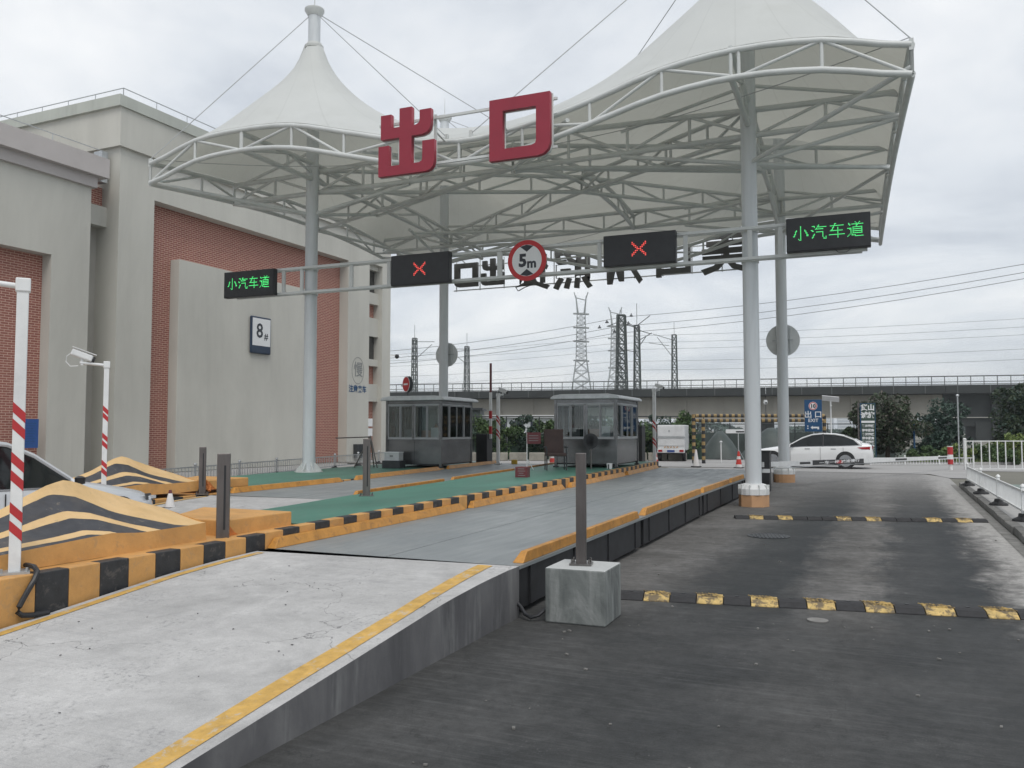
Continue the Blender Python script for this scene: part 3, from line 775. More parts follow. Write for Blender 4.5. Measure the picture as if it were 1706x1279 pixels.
camera_pole('near white camera pole with red stripes, at the left edge beside the silver car', (-5.80, 4.09, 0.565), 2.06, stripes=(1.16, 1.04, .80, .67, .44, .31), L=0.42, arm=(-1, 0), w=.078, rz=R(54))
camera_pole('slim white camera pole with red stripes beside the far crash hill', (-10.66, 8.87, 0.5), 2.03, w=0.07, stripes=(1.38, 1.28, .98, .87, .58, .47), arm=(-1, 0), L=0.36, rz=R(50))
camera_pole('camera pole beyond the left booth beside the raised barrier arm', (-11.64, 24.54, 0.48), 2.2, w=0.09, stripes=(.95, 1.08, 1.4, 1.52), arm=(1, .3), L=0.18)
camera_pole('camera pole beyond the right booth in front of the white truck', (-7.37, 27.84, 0.44), 2.45, w=0.10, stripes=(.7, .82, 1.25, 1.4), arm=(1, .3), L=0.2)

# ---------------------------------------------------------------- speed bumps, manholes
def speed_bump(label, p0, p1, n, w=0.33, h=0.055, first=0, worn=()):
    p0, p1 = Vector((*p0, 0)), Vector((*p1, 0)); d = (p1 - p0); L = d.length; rz = math.atan2(d.y, d.x)
    t = thing('speed_bump', label, 'speed bump', p0, rz)
    seg = L / n
    prof = [(-w / 2, 0.0), (-w / 2, .008), (-w * .30, h * .8), (-w * .12, h), (w * .12, h), (w * .30, h * .8), (w / 2, .008), (w / 2, 0.0)]
    def piece(k, a, b, mat, wx=1.0):
        m = len(prof)
        vs = [(a, y * wx, z) for y, z in prof] + [(b, y * wx, z) for y, z in prof]
        fs = [tuple(range(m)), tuple(range(2 * m - 1, m - 1, -1))] + [(i, i + 1, m + i + 1, m + i) for i in range(m - 1)]
        o = MB().add(vs, fs).build('rubber_block', mat, t, bevel=0.004)
        if mat == 'panel_yellow':
            g = MB()
            for q in range(7):
                xx = a + (b - a) * (q + .6) / 7.6
                g.box((xx, 0, h + 0.001), (0.008, w * .5, 0.006), rz=0.5)
            g.build('tread_rib', 'rubber' if k in worn else 'panel_yellow', o)
    for k in range(n):
        a, b = k * seg + .004, (k + 1) * seg - .004
        yel = (k % 2 == 1 - first)
        piece(k, a, b, 'panel_yellow' if (yel and k not in worn) else 'rubber')
        MB().cyl(((a + b) / 2, 0, h - .004), ((a + b) / 2, 0, h + .004), .02, n=8).build('bolt', 'black_paint', t)
    return t
speed_bump('near rubber speed bump with black and yellow blocks across the road', (-2.44, 7.86), (1.38, 8.53), 16, worn=(15,))
speed_bump('far rubber speed bump with worn yellow blocks near the right mast', (-2.66, 15.55), (1.40, 16.72), 17, w=0.30, first=0, worn=(5, 11))
t = thing('drain_grate', 'dark iron drain grate in the road before the far speed bump', 'drain cover', (-1.75, 13.15, 0.002), 0.2)
MB().lathe((0, 0, 0), [(0.31, 0), (0.31, .006), (.27, .006), (.27, .004), (.01, .004)], 24).build('rim', 'dark_metal', t)
for i in range(9):
    x = -.22 + i * .055; q = math.sqrt(.26 ** 2 - x * x)
    MB().box((x, 0, .008), (.022, 2 * q, .008)).build('grate_bar', 'dark_metal', t)
tag(MB().lathe((-0.62, 7.55, 0.001), [(0.085, 0), (0.085, .008), (.06, .010), (.01, .010)], 20).build('valve_cover', 'kerb_stone', smooth=True), 'small round metal cover in the road before the near speed bump', 'cover')
lit = MB(); rl = random.Random(11)
for i in range(60):
    x, y = rl.uniform(-2.7, 1.3), rl.uniform(3.4, 14) if i % 2 else rl.uniform(3.4, 8)
    s = rl.uniform(.006, .018); a = rl.uniform(0, 3)
    lit.box((x, y, s * .3 + .001), (s * 1.6, s, s * .6), rz=a)
tag(lit.build('stone_chips', 'kerb_stone'), 'scattered pale stone chips and litter on the dark road', 'grit', kind='stuff')
lf = MB()
for i in range(26):
    x, y = rl.uniform(-5.2, -3.3), rl.uniform(2.2, 6.3)
    z = interp(ZP, y) + .006; s = rl.uniform(.003, .008); a = rl.uniform(0, 3)
    lf.box((x, y, z), (s * 2, s, .003), rz=a)
tag(lf.build('ramp_debris', 'black_paint'), 'small dark specks of grit lying on the pale ramp', 'grit', kind='stuff')

# ---------------------------------------------------------------- canopy
CN = [Vector((-16.40, 14.75)), Vector((0.40, 15.20)), Vector((-0.28, 29.5)), Vector((-17.33, 29.05))]   # FL FR BR BL
def B(s, t):
    a = CN[0].lerp(CN[1], s); b = CN[3].lerp(CN[2], s); return a.lerp(b, t)
MASTS = [(-13.86, 17.75), (-2.70, 18.14), (-3.07, 26.74), (-14.72, 26.45)]
FT = [8.08, 8.46, 8.53, 8.43, 8.08, 7.72, 7.50, 7.60, 7.90, 8.28, 8.42, 8.33, 8.00]
def zf(s, up=0.0): return float(np.interp(s * 12, range(13), FT)) + up
def zfs(s):   # smooth version of the front profile
    x = s * 12; i = min(11, int(x)); f = x - i
    p = lambda k: FT[max(0, min(12, k))]
    a, b, c, d = p(i - 1), p(i), p(i + 1), p(i + 2)
    return 0.5 * ((2 * b) + (-a + c) * f + (2 * a - 5 * b + 4 * c - d) * f * f + (-a + 3 * b - 3 * c + d) * f ** 3)
def zb(s): return zfs(s) + 0.32 * math.sin(math.pi * s) ** 0.5 if 0 < s < 1 else zfs(s)
def zl(t): return 8.08 + 0.50 * math.sin(math.pi * t) + 0.1 * t
def zr(t): return 8.00 + 0.30 * math.sin(math.pi * t) + 0.1 * t
canopy = thing('canopy', 'large white tensile canopy with peaked tents over the lanes', 'canopy', (-8.3, 22.2, 0))

def membrane():
    NS, NTT = 121, 103
    S = np.linspace(0, 1, NS); T = np.linspace(0, 1, NTT)
    X = np.zeros((NS, NTT)); Y = np.zeros((NS, NTT)); Z = np.full((NS, NTT), 8.4)
    for i, s in enumerate(S):
        for j, t in enumerate(T):
            p = B(s, t); X[i, j], Y[i, j] = p.x, p.y
    fixed = np.zeros((NS, NTT), bool)
    for i, s in enumerate(S):
        Z[i, 0] = zfs(s) + .07; Z[i, -1] = (zb(s) if 0 < s < 1 else zfs(s) + .1) + .07
    for j, t in enumerate(T):
        Z[0, j] = zl(t) + .07; Z[-1, j] = zr(t) + .07
    fixed[0, :] = fixed[-1, :] = True; fixed[:, 0] = fixed[:, -1] = True
    tops = [11.85, 12.15, 12.15, 12.0]; pulls = []
    for (mx_, my_), zt in zip(MASTS, tops):
        r = np.hypot(X - mx_, Y - my_)
        rr_ = np.maximum(r, .24) - .24
        prof = zt - 1.55 * rr_ ** 0.62 + .05 * rr_
        k = r < .30
        Z[k] = prof[k]; fixed |= k
        wgt = np.clip((2.6 - r) / 2.1, 0, 1) ** 1.3 * 0.06
        pulls.append((wgt, prof))
    F = Z.copy()
    for it in range(2200):
        for wgt, prof in pulls: Z = Z + (prof - Z) * wgt
        Z[fixed] = F[fixed]
        Zn = Z.copy()
        Zn[1:-1, 1:-1] = 0.25 * (Z[2:, 1:-1] + Z[:-2, 1:-1] + Z[1:-1, 2:] + Z[1:-1, :-2])
        Zn[fixed] = F[fixed]; Z = Zn
    me = bpy.data.meshes.new('membrane')
    vs = [(X[i, j], Y[i, j], Z[i, j]) for i in range(NS) for j in range(NTT)]
    fs = [(i * NTT + j, (i + 1) * NTT + j, (i + 1) * NTT + j + 1, i * NTT + j + 1) for i in range(NS - 1) for j in range(NTT - 1)
          if all(min(math.hypot(X[a, b] - m[0], Y[a, b] - m[1]) for m in MASTS) > 0.12 for a, b in ((i, j), (i + 1, j + 1)))]
    me.from_pydata(vs, [], fs); me.update()
    me.polygons.foreach_set('use_smooth', [True] * len(me.polygons))
    o = link_mesh('membrane', me, canopy, world=True, mat='membrane')
    return X, Y, Z
MX, MY, MZ = membrane()
def zmem(s, t):
    i, j = int(round(s * 120)), int(round(t * 102)); return float(MZ[i, j])

CH, WB = 0.058, 0.034
def P3(s, t, z): p = B(s, t); return (p.x, p.y, z)
def chord(name, pts, r):
    o = MB().tube(pts, r, 10).build(name, 'white_steel', canopy, world=True, smooth=True); return o
def truss(path, ztop, zbot, n, fine=3, r=CH, w=WB, out=0.0):
    """path(u)->(x,y); n bays"""
    us = [i / (n * fine) for i in range(n * fine + 1)]
    top = [(*path(u), ztop(u)) for u in us]; bot = [(*path(u), zbot(u)) for u in us]
    chord('top_chord', top, r); chord('bottom_chord', bot, r)
    for i in range(n + 1):
        bar('vertical_strut', top[i * fine], bot[i * fine], w, 'white_steel', canopy, True)
    for i in range(n):
        a, b = i * fine, (i + 1) * fine
        p = (bot[a], top[b]) if i % 2 == 0 else (top[a], bot[b])
        bar('diagonal_strut', p[0], p[1], w, 'white_steel', canopy, True)
XY = lambda s, t: tuple(B(s, t))
BOT = [7.60, 7.97, 8.05, 7.92, 7.57, 7.22, 7.04, 7.15, 7.46, 7.80, 7.92, 7.81, 7.50]
def zbotf(u):
    x = u * 12; i = min(11, int(x)); f = x - i
    p = lambda k: BOT[max(0, min(12, k))]
    a, b, c, d = p(i - 1), p(i), p(i + 1), p(i + 2)
    return 0.5 * ((2 * b) + (-a + c) * f + (2 * a - 5 * b + 4 * c - d) * f * f + (-a + 3 * b - 3 * c + d) * f ** 3)
truss(lambda u: XY(u, 0), zfs, zbotf, 12)
truss(lambda u: XY(u, 1), lambda u: (zb(u) if 0 < u < 1 else zfs(u) + .1), lambda u: (zb(u) if 0 < u < 1 else zfs(u) + .1) - .40, 12)
truss(lambda u: XY(0, u), zl, lambda u: zl(u) - .5 - .03 * math.sin(math.pi * u), 8)
truss(lambda u: XY(1, u), zr, lambda u: zr(u) - .5 - .03 * math.sin(math.pi * u), 8)
# inner cross trusses at the mast lines and at mid depth, and along the depth
sL, sR, tF, tB_ = 0.165, 0.825, 0.215, 0.80
bow = lambda u: math.sin(math.pi * u) ** 2
truss(lambda u: XY(u, tF), lambda u: 8.38 + .17 * bow(u), lambda u: 7.88 - .04 * bow(u), 12, r=.062, w=.036)
truss(lambda u: XY(u, tB_), lambda u: 8.62 + .12 * bow(u), lambda u: 8.16 + .05 * bow(u), 12, r=.062, w=.036)
for s_ in (sL, sR):
    truss(lambda u, s_=s_: XY(s_, u), lambda u, s_=s_: 8.46 + .18 * math.sin(math.pi * u) + .12 * u, lambda u, s_=s_: (8.06 if s_ < .5 else 7.94) + .12 * math.sin(math.pi * u) + .2 * u, 8, r=.062, w=.036)
truss(lambda u: XY(.5 + .06 * u, tF + (tB_ - tF) * u), lambda u: 8.15 + .62 * math.sin(math.pi * u) ** .8 + .4 * u, lambda u: 7.75 + .62 * math.sin(math.pi * u) ** .8 + .42 * u, 6, r=.062, w=.036)
truss(lambda u: XY(.5 * (1 - u), tF * (1 - u) + .5 * u), lambda u: 8.4 + .1 * u, lambda u: 7.84 + .2 * u, 5, r=.055, w=.034)
truss(lambda u: XY(.5 + .5 * u, tF * (1 - u) + .5 * u), lambda u: 8.4 + .1 * u, lambda u: 7.84 + .2 * u, 5, r=.055, w=.034)
for se_ in (sL, sR):
    truss(lambda u, se_=se_: XY(.53 + (se_ - .53) * u, .5 + (tB_ - .5) * u), lambda u: 8.72 - .08 * u, lambda u: 8.30 - .10 * u, 5, r=.055, w=.034)
    truss(lambda u, se_=se_: XY(.53 + (se_ - .53) * u, .5 + (tF - .5) * u), lambda u: 8.72 - .25 * u, lambda u: 8.30 - .42 * u, 5, r=.055, w=.034)
# raking struts from the masts to the truss nodes
for mi, (mx_, my_) in enumerate(MASTS):
    s0, t0 = ((sL, tF), (sR, tF), (sR, tB_), (sL, tB_))[mi]
    lift = 0 if mi < 2 else .38
    sx_ = 0 if mi in (0, 3) else 1                    # side edge
    ty_ = 0 if mi < 2 else 1                          # front or back edge
    sc_ = s0 + (.167 if sx_ == 0 else -.167)
    tc_ = t0 + (.22 if mi < 2 else -.22)
    for s1, t1, zt in ((sx_, t0, 7.85 + lift * .3), (sc_, t0, 7.78 + lift * .9), (s0, tc_, 8.05), (sx_, ty_, 7.62 + lift * .4), (sx_, .5, 8.02)):
        p = B(s1, t1)
        bar('raking_strut', (mx_, my_, 7.25 + lift), (p.x, p.y, zt), .048, 'white_steel', canopy, True)
    for s1, t1, zt in ((sx_, t0, 8.3), (sc_, t0, 8.35 + lift * .8)):
        p = B(s1, t1); bar('raking_strut', (mx_, my_, 8.95), (p.x, p.y, zt), .040, 'white_steel', canopy, True)
for a, b in (((.5, tF), (sL, tF + .22)), ((.5, tF), (sR, tF + .22)), ((.56, tB_), (sR, tB_ - .2)), ((.5, tB_), (sL, tB_ - .2)), ((.5, tF), (.36, 0)), ((.5, tF), (.64, 0))):
    p, q = B(*a), B(*b)
    bar('tie_strut', (p.x, p.y, 7.84 if a[1] < .5 else 8.2), (q.x, q.y, 8.0 if b[1] > 0 else 7.6), .044, 'white_steel', canopy, True)
# slack cables under the skin
for a, b in (((0, .02), (.5, tF)), ((1, .02), (.5, tF)), ((0, .98), (.53, tB_)), ((1, .98), (.53, tB_))):
    pts = []
    for k in range(9):
        f = k / 8; p = B(a[0] + (b[0] - a[0]) * f, a[1] + (b[1] - a[1]) * f)
        pts.append((p.x, p.y, 8.25 - .25 * math.sin(math.pi * f)))
    MB().tube(pts, .009, 5).build('slack_cable', 'cable_white', canopy, world=True)
# masts
foot = [0.49, 0.0, 0.0, 0.49]; tops = [12.75, 13.1, 13.1, 12.95]
for mi, ((mx_, my_), z0, z1) in enumerate(zip(MASTS, foot, tops)):
    m = thing_part(canopy, 'mast', (0, 0, 0)); m.location = Vector((mx_, my_, 0)) - Vector(canopy.location)
    rr = 0.165 if mi in (0, 1) else 0.165
    MB().cyl((0, 0, z0 + .02), (0, 0, z1), rr, rr * .97, 28).build('shaft', 'mast_paint', m, smooth=True)
    MB().lathe((0, 0, z1 - .98), [(.25, -.05), (.25, .02), (.21, .05), (.19, .10)], 24).build('collar', 'membrane', m, smooth=True)
    MB().lathe((0, 0, z1), [(.17, -.14), (.26, 0.0), (.26, .05), (.16, .08), (.14, .10)], 24).build('mast_cap', 'white_steel', m, smooth=True)
    MB().cyl((0, 0, z1 + .08), (0, 0, z1 + .75), .016, .006, 6).build('finial', 'white_steel', m)
    if z0 == 0:
        MB().lathe((0, 0, 0), [(.31, 0), (.31, .245)], 8 if mi == 1 else 16).build('footing', 'footing_orange', m)
        MB().lathe((0, 0, .246), [(.31, 0), (.312, .12), (.25, .21), (.18, .23)], 16).build('shroud', 'white_paint', m)
        for k in range(10):
            a = 2 * math.pi * k / 10 + .2
            MB().box((.245 * math.cos(a), .245 * math.sin(a), .35), (.14, .016, .20), rz=a).build('gusset', 'white_steel', m)
    else:
        MB().lathe((0, 0, z0), [(.36, 0), (.36, .025)], 20).build('base_plate', 'white_steel', m)
        for k in range(8):
            a = 2 * math.pi * k / 8 + .2
            c, s = math.cos(a), math.sin(a); r0 = .16; tt = .008
            vs = []
            for sg in (-1, 1):
                ox, oy = -s * tt * sg, c * tt * sg
                vs += [(c * r0 + ox, s * r0 + oy, z0 + .025), (c * .34 + ox, s * .34 + oy, z0 + .025), (c * .34 + ox, s * .34 + oy, z0 + .06), (c * r0 + ox, s * r0 + oy, z0 + .26)]
            MB().add(vs, [(0, 1, 2, 3), (7, 6, 5, 4), (0, 4, 5, 1), (1, 5, 6, 2), (2, 6, 7, 3), (3, 7, 4, 0)]).build('gusset', 'white_steel', m)
# stay cables from the mast heads
def cable(a, b, r=.011):
    bar('stay_cable', a, b, r, 'cable_white', canopy, True, n=6)
heads = [Vector((m[0], m[1], z)) for m, z in zip(MASTS, tops)]
cl = [B(0, 0), B(1, 0), B(1, 1), B(0, 1)]
czs = [8.2, 8.1, 8.3, 8.3]
for h, c_, z in zip(heads, cl, czs): cable(h, (c_.x, c_.y, z))
mid = B(.5, 0)
for k, sx_ in ((0, -.28), (1, .28)):
    cable(heads[k], (mid.x + sx_, mid.y, 7.62))
    MB().box((mid.x + sx_, mid.y, 7.60), (.06, .07, .16)).build('cable_clamp', 'white_steel', canopy, world=True)
midb = B(.5, 1)
for k, sx_ in ((3, -.28), (2, .28)): cable(heads[k], (midb.x + sx_, midb.y, 7.9))
for k in (0, 1, 2, 3):
    c_ = B(.5, .5); cable(heads[k], (c_.x, c_.y, zmem(.5, .5) + .05))
for k, (s1, t1) in ((1, (1, .5)), (2, (1, .5))):
    c_ = B(s1, t1); cable(heads[k], (c_.x, c_.y, 8.5))
for c_, z in zip(cl, czs): MB().box((c_.x, c_.y, z - .1), (.07, .07, .20)).build('corner_plate', 'white_steel', canopy, world=True)

# ---------------------------------------------------------------- big letters on the canopy edges
CHU = [(0, 0), (.86, 0), (.93, .02), (.98, .07), (1, .14), (1, .46), (.79, .46), (.79, .20), (.78, .165), (.74, .145), (.60, .145), (.60, .56), (.78, .56), (.87, .585), (.92, .635), (.94, .71), (.94, .93), (.74, .93), (.74, .78), (.73, .745), (.68, .72), (.60, .71), (.60, 1), (.38, 1), (.38, .72), (.23, .72), (.23, .93), (.04, .93), (.04, .56), (.38, .56), (.38, .145), (.19, .145), (.19, .46), (0, .46)]
KOU = [[(0, 0), (.80, 0), (.90, .025), (.97, .09), (1, .18), (1, 1), (0, 1)], [(.225, .18), (.225, .80), (.775, .80), (.775, .25), (.76, .205), (.70, .18)]]
def yfront(x): return 14.35 + (x + 9.5) * 0.027
es = thing('exit_lettering', 'two big red Chinese exit characters on a white frame at the canopy front', 'sign', (-7.6, 14.42, 6.75))
def glyph(loops, w, h, depth): return shape_mesh([[(x * w, y * h) for x, y in lp] for lp in loops], depth, 'character')
rza = math.atan(0.027)
put_flat(glyph([CHU], 1.29, 1.36, .10), 'character', 'letter_red', (-9.50, 14.34, 6.75), parent=es, rz=rza)
put_flat(glyph(KOU, 1.25, 1.20, .10), 'character', 'letter_red', (-7.01, 14.41, 6.76), parent=es, rz=rza)
put_flat(glyph([CHU], 1.29, 1.36, .04), 'letter_back_tray', 'white_steel', (-9.515, 14.42, 6.745), parent=es, rz=rza)
put_flat(glyph(KOU, 1.27, 1.20, .04), 'letter_back_tray', 'white_steel', (-7.01, 14.49, 6.755), parent=es, rz=rza)
for z in (7.86, 6.93):
    MB().box((-7.62, 14.50 + 0.0, z), (3.9, .05, .05), rz=rza).build('rail', 'white_steel', es, world=True)
for x in (-9.44, -8.3, -6.9, -5.85):
    MB().box((x, 14.56 + (x + 7.6) * .027, 7.4), (.05, .05, 1.1)).build('upright', 'white_steel', es, world=True)
    bar('bracket', (x, 14.58 + (x + 7.6) * .027, 7.6), (x, 14.95, zfs((x + 16.4) / 16.8)), .02, 'white_steel', es, True)

bs = thing('entrance_lettering', 'row of dark Chinese characters on the far canopy edge, seen from behind', 'sign', (-10.2, 29.7, 7.1))
put_flat(glyph(KOU, 1.05, .95, .12), 'character', 'letter_back', (-14.92, 29.58, 7.28), parent=bs, rz=math.pi)
put_flat(glyph([CHU], 1.0, 1.05, .12), 'character', 'letter_back', (-13.78, 29.6, 7.28), parent=bs, rz=math.pi)
for ch, x, z, s in (('贸', -12.6, 7.58, 1.5), ('照', -10.95, 7.55, 1.6), ('州', -8.95, 7.55, 1.5), ('山', -7.1, 7.68, 1.5), ('美', -5.25, 7.74, 1.75)):
    me = text_mesh(ch, s, .12, bold=.035, name='character')
    put_flat(me, 'character', 'letter_back', (x, 29.65, z), parent=bs, rz=math.pi)
for z in (8.15, 7.2):
    MB().box((-10.2, 29.85, z), (11.9, .04, .04)).build('rail', 'white_steel', bs, world=True)
for i in range(12):
    x = -16 + i * 1.06
    bar('upright', (x, 29.8, 7.15), (x, 29.8, 8.4), .022, 'white_steel', bs, True)
for i in range(6):
    x = -15.5 + i * 2.1
    bar('bracket', (x, 29.8, 8.2), (x, 29.35, 8.3), .02, 'white_steel', bs, True)

# ---------------------------------------------------------------- lane sign gantry
gan = thing('sign_gantry', 'white steel sign gantry fixed across the two front masts', 'gantry', (-8.3, 17.6, 5.1))
def yg(x): return 17.42 + (x + 16.3) * 0.0315
rg_ = math.atan(0.0315)
for z in (5.80, 5.16):
    MB().box((-8.35, yg(-8.35), z), (15.9, .06, .06), rz=rg_).build('rail', 'white_steel', gan, world=True)
    MB().box((-8.35, yg(-8.35) + .16, z - .015), (15.7, .04, .04), rz=rg_).build('rail', 'white_steel', gan, world=True)
for x in (-14.55, -13.97, -12.45, -11.35, -8.35, -5.92, -4.0, -2.66, -2.05):
    MB().box((x, yg(x) + .02, 5.48), (.09 if x != -8.35 else .12, .05, .60), rz=rg_).build('upright', 'white_steel', gan, world=True)
for mx_, my_ in MASTS[:2]:
    for z in (5.80, 5.16):
        MB().lathe((mx_, my_, z), [(.185, -.05), (.185, .05)], 20).build('mast_clamp', 'white_steel', gan, world=True, smooth=True)

BM = {
'小': ".......#.......|.......#.......|.......#.......|.......#.......|...#...#...#...|..##...#...##..|..#....#....#..|..#....#....##.|.##....#.....#.|.#.....#.....##|##.....#.....##|.......#.......|.......#.......|.....#.#.......|......##.......",
'汽': ".......#.......|.###..##.......|...#..#########|.....#.........|....########...|##.............|.##............|.....#######...|...........#...|...#.......#...|..##.......#...|..#........#...|.##........#..#|.#..........#.#|............###",
'车': ".....##........|.....#.........|.#############.|....#..........|...##...#......|...#....#......|..##....#......|.############..|........#......|........#......|........#......|###############|........#......|........#......|........#......",
'道': ".......#...#...|.#......#.#....|.##.###########|..#.....##.....|........#......|.....#########.|####.#.......#.|..##.#########.|...#.#.......#.|...#.#########.|...#.#.......#.|...#.#########.|..#.#..........|.#..####.......|#......########",
'X': "#.......#|##.....##|.##...##.|..##.##..|...###...|..##.##..|.##...##.|##.....##|#.......#"}
def led_sign(label, x0, x1, z0, z1, chars, mat, group='lane signal boards'):
    xc, zc = (x0 + x1) / 2, (z0 + z1) / 2; w, h = x1 - x0, z1 - z0
    t = thing('led_board', label, 'LED sign', (xc, yg(xc) - .13, zc), rg_)
    t['group'] = group
    MB().box((0, 0, 0), (w, .16, h)).build('housing', 'black_plastic', t, bevel=0.012)
    MB().box((0, -.083, 0), (w - .05, .008, h - .05)).build('screen', 'black_paint', t)
    n = len(chars)
    d = MB()
    if chars == 'X':
        ps = 0.0365; rows = BM['X'].split('|'); ox = -0.0; ow = 0.0
        for j, r in enumerate(rows):
            for i, c in enumerate(r):
                if c == '#': d.box((ox + (i - 4) * ps, -.090, (4 - j) * ps + .0), (ps * .62, .006, ps * .5))
        d.build('lit_cross', mat, t)
        return t
    cell = w * 0.86 / n; ps = cell / 17.2
    for k, ch in enumerate(chars):
        d = MB()
        cx_ = -w * .43 + cell * (k + .5)
        for j, r in enumerate(BM[ch].split('|')):
            for i, c in enumerate(r):
                if c == '#': d.box((cx_ + (i - 7) * ps, -.090, (7 - j) * ps + .02), (ps * .80, .006, ps * .55))
        d.build('lit_character', mat, t)
    return t
led_sign('black LED board with green characters, leftmost on the gantry', -16.33, -14.69, 5.11, 5.81, '小汽车道', 'led_green')
led_sign('black LED board with a red cross, left of the height limit sign', -11.16, -9.56, 5.10, 5.845, 'X', 'led_red')
led_sign('black LED board with a red cross, right of the height limit sign', -5.76, -4.16, 5.17, 5.855, 'X', 'led_red')
led_sign('black LED board with green characters, rightmost on the gantry', -1.915, -.335, 5.18, 5.87, '小汽车道', 'led_green')
MB_ = MB().tube([(-1.0, 17.75, 5.18), (-.93, 17.72, 5.11), (-.78, 17.7, 5.10), (-.7, 17.75, 5.18)], .008, 5)
tag(MB_.build('hanging_cable', 'wire_dark'), 'short black cable loop under the rightmost LED board', 'cable')

t = thing('height_limit_sign', 'round red and white 5 m height limit sign on the gantry', 'sign', (-7.61, yg(-7.61) - .12, 5.48), rg_)
def disc(r, th, y, mat, name, parent, n=40): return MB().cyl((0, y, 0), (0, y + th, 0), r, n=n).build(name, mat, parent)
disc(.475, .03, 0.0, 'sign_red', 'rim', t); disc(.365, .006, -.004, 'print_white', 'face', t)
for s_ in (1, -1):
    me = shape_mesh([[(-.165, .355 * s_ * .92), (0, .20 * s_), (.165, .355 * s_ * .92), (0, .362 * s_)]], .003, 'arrow')
    o = put_flat(me, 'arrow', 'print_dark', (0, -.0065, 0), parent=t, world=False)
put_flat(text_mesh('5', .40, .003, bold=.018), 'digit', 'print_dark', (-.10, -.0065, -.01), parent=t, world=False)
put_flat(text_mesh('m', .30, .003, bold=.012), 'letter', 'print_dark', (.12, -.0065, -.08), parent=t, world=False)
for k in (-1, 1): MB().box((k * .15, .07, 0), (.04, .05, .75)).build('bracket', 'white_steel', t)

# round sign backs on the rear masts
for label, (mx_, my_), z in (('round grey sign back on the left rear mast', MASTS[3], 4.30), ('round grey sign back on the right rear mast', MASTS[2], 4.34)):
    t = thing('round_sign', label, 'sign', (mx_, my_ + .22, z), 0.05, 'round signs facing away on the rear masts')
    disc(.50 if mx_ > -10 else .44, .02, 0, 'alu_back', 'panel', t)
    for k in (-1, 1): MB().box((k * .22, -.02, 0), (.035, .03, .8)).build('stiffener', 'alu_back', t)
    MB().box((0, -.035, 0), (.6, .02, .04)).build('clamp_bar', 'galvanised', t)

# ---------------------------------------------------------------- warehouse building on the left
XW = -24.5
bld = thing('warehouse', 'tall grey plastered warehouse with recessed red brick panels', 'building', (XW, 29.4, 0))
def part(name, mat, *boxes, parent=None, bevel=0.0):
    m = MB()
    for b in boxes: m.bb(*b)
    return m.build(name, mat, parent or bld, world=True, bevel=bevel)
T1, T0 = 13.42, 12.25
part('core', 'plaster_dark', (-60, -25.4, 21.2, 37.9, 0, 12.2))
part('wall', 'plaster', (-25.4, XW, 20.72, 22.25, 0, 11.5))                      # left pier
part('wall', 'plaster', (-25.4, XW, 22.25, 34.30, 9.98, 11.5))                   # head over the brick
part('wall', 'plaster', (-25.4, XW, 34.30, 36.15, 0, 11.5))                      # column
part('wall', 'plaster', (-25.4, XW, 37.35, 38.15, 0, 11.5))                      # end pier
part('wall', 'plaster', (-25.4, XW, 36.15, 37.35, 10.2, 11.5))
part('upper_wall', 'plaster', (-25.5, XW + .14, 20.58, 38.3, 11.5, 12.88))
part('parapet', 'parapet', (-25.6, XW + .22, 20.46, 38.45, 12.88, 13.28))
part('brick_panel', 'brick_y', (-25.4, -25.02, 22.25, 34.30, 0, 9.98))
part('wall_panel', 'plaster', (-25.02, XW - .06, 23.55, 31.2, 0, 8.05), bevel=.01)
part('brick_panel', 'brick_y', (-25.4, -25.05, 36.15, 37.35, 0, 10.2))
# niche pieces between column and end pier
for z0, z1, mat in ((9.95, 10.2, 'plaster'), (8.15, 8.75, 'plaster'), (6.45, 7.42, 'plaster'), (4.9, 5.25, 'plaster'), (3.05, 3.95, 'plaster')):
    part('lintel', mat, (-25.05, XW - .25, 36.15, 37.35, z0, z1))
for z0, z1 in ((8.75, 9.95), (5.25, 6.45)):
    wnd = part('window', 'window_dark', (-25.05, -24.98, 36.2, 37.3, z0, z1))
# face turned to the road end (facing -Y)
part('side_wall', 'plaster', (-60, -25.4, 20.72, 21.2, 0, 11.5))
part('side_upper_wall', 'plaster', (-60, -25.5, 20.58, 21.2, 11.5, 12.88))
part('side_parapet', 'parapet', (-60, -25.6, 20.46, 21.2, 12.88, 13.28))
part('chimney', 'plaster', (-33.5, -31.2, 23, 24, 13.0, 14.6))
# rooftop rail
rail = MB()
def railline(a, b, n):
    a, b = Vector(a), Vector(b)
    bar('roof_rail', a, b, .018, 'galvanised', bld, True, n=6)
    for i in range(n + 1):
        p = a.lerp(b, i / n); bar('roof_rail_post', (p.x, p.y, 13.28), p, .014, 'galvanised', bld, True, n=6)
railline((XW + .1, 20.7, 13.58), (XW + .1, 38.2, 13.58), 12)
railline((XW + .1, 20.7, 13.58), (-44, 20.7, 13.58), 14)
part('vent', 'plaster_dark', (-24.36, -24.34, 23.3, 23.6, 11.7, 12.0))
bar('lightning_rod', (-26.8, 20.66, 13.4), (-26.8, 20.60, 9.5), .012, 'galvanised', bld, True, n=6)
bar('lightning_rod', (-26.2, 20.66, 9.5), (-26.2, 20.60, 2.5), .010, 'galvanised', bld, True, n=6)
part('downpipe_box', 'galvanised', (-25.3, -24.9, 20.3, 20.55, 10.2, 11.3))

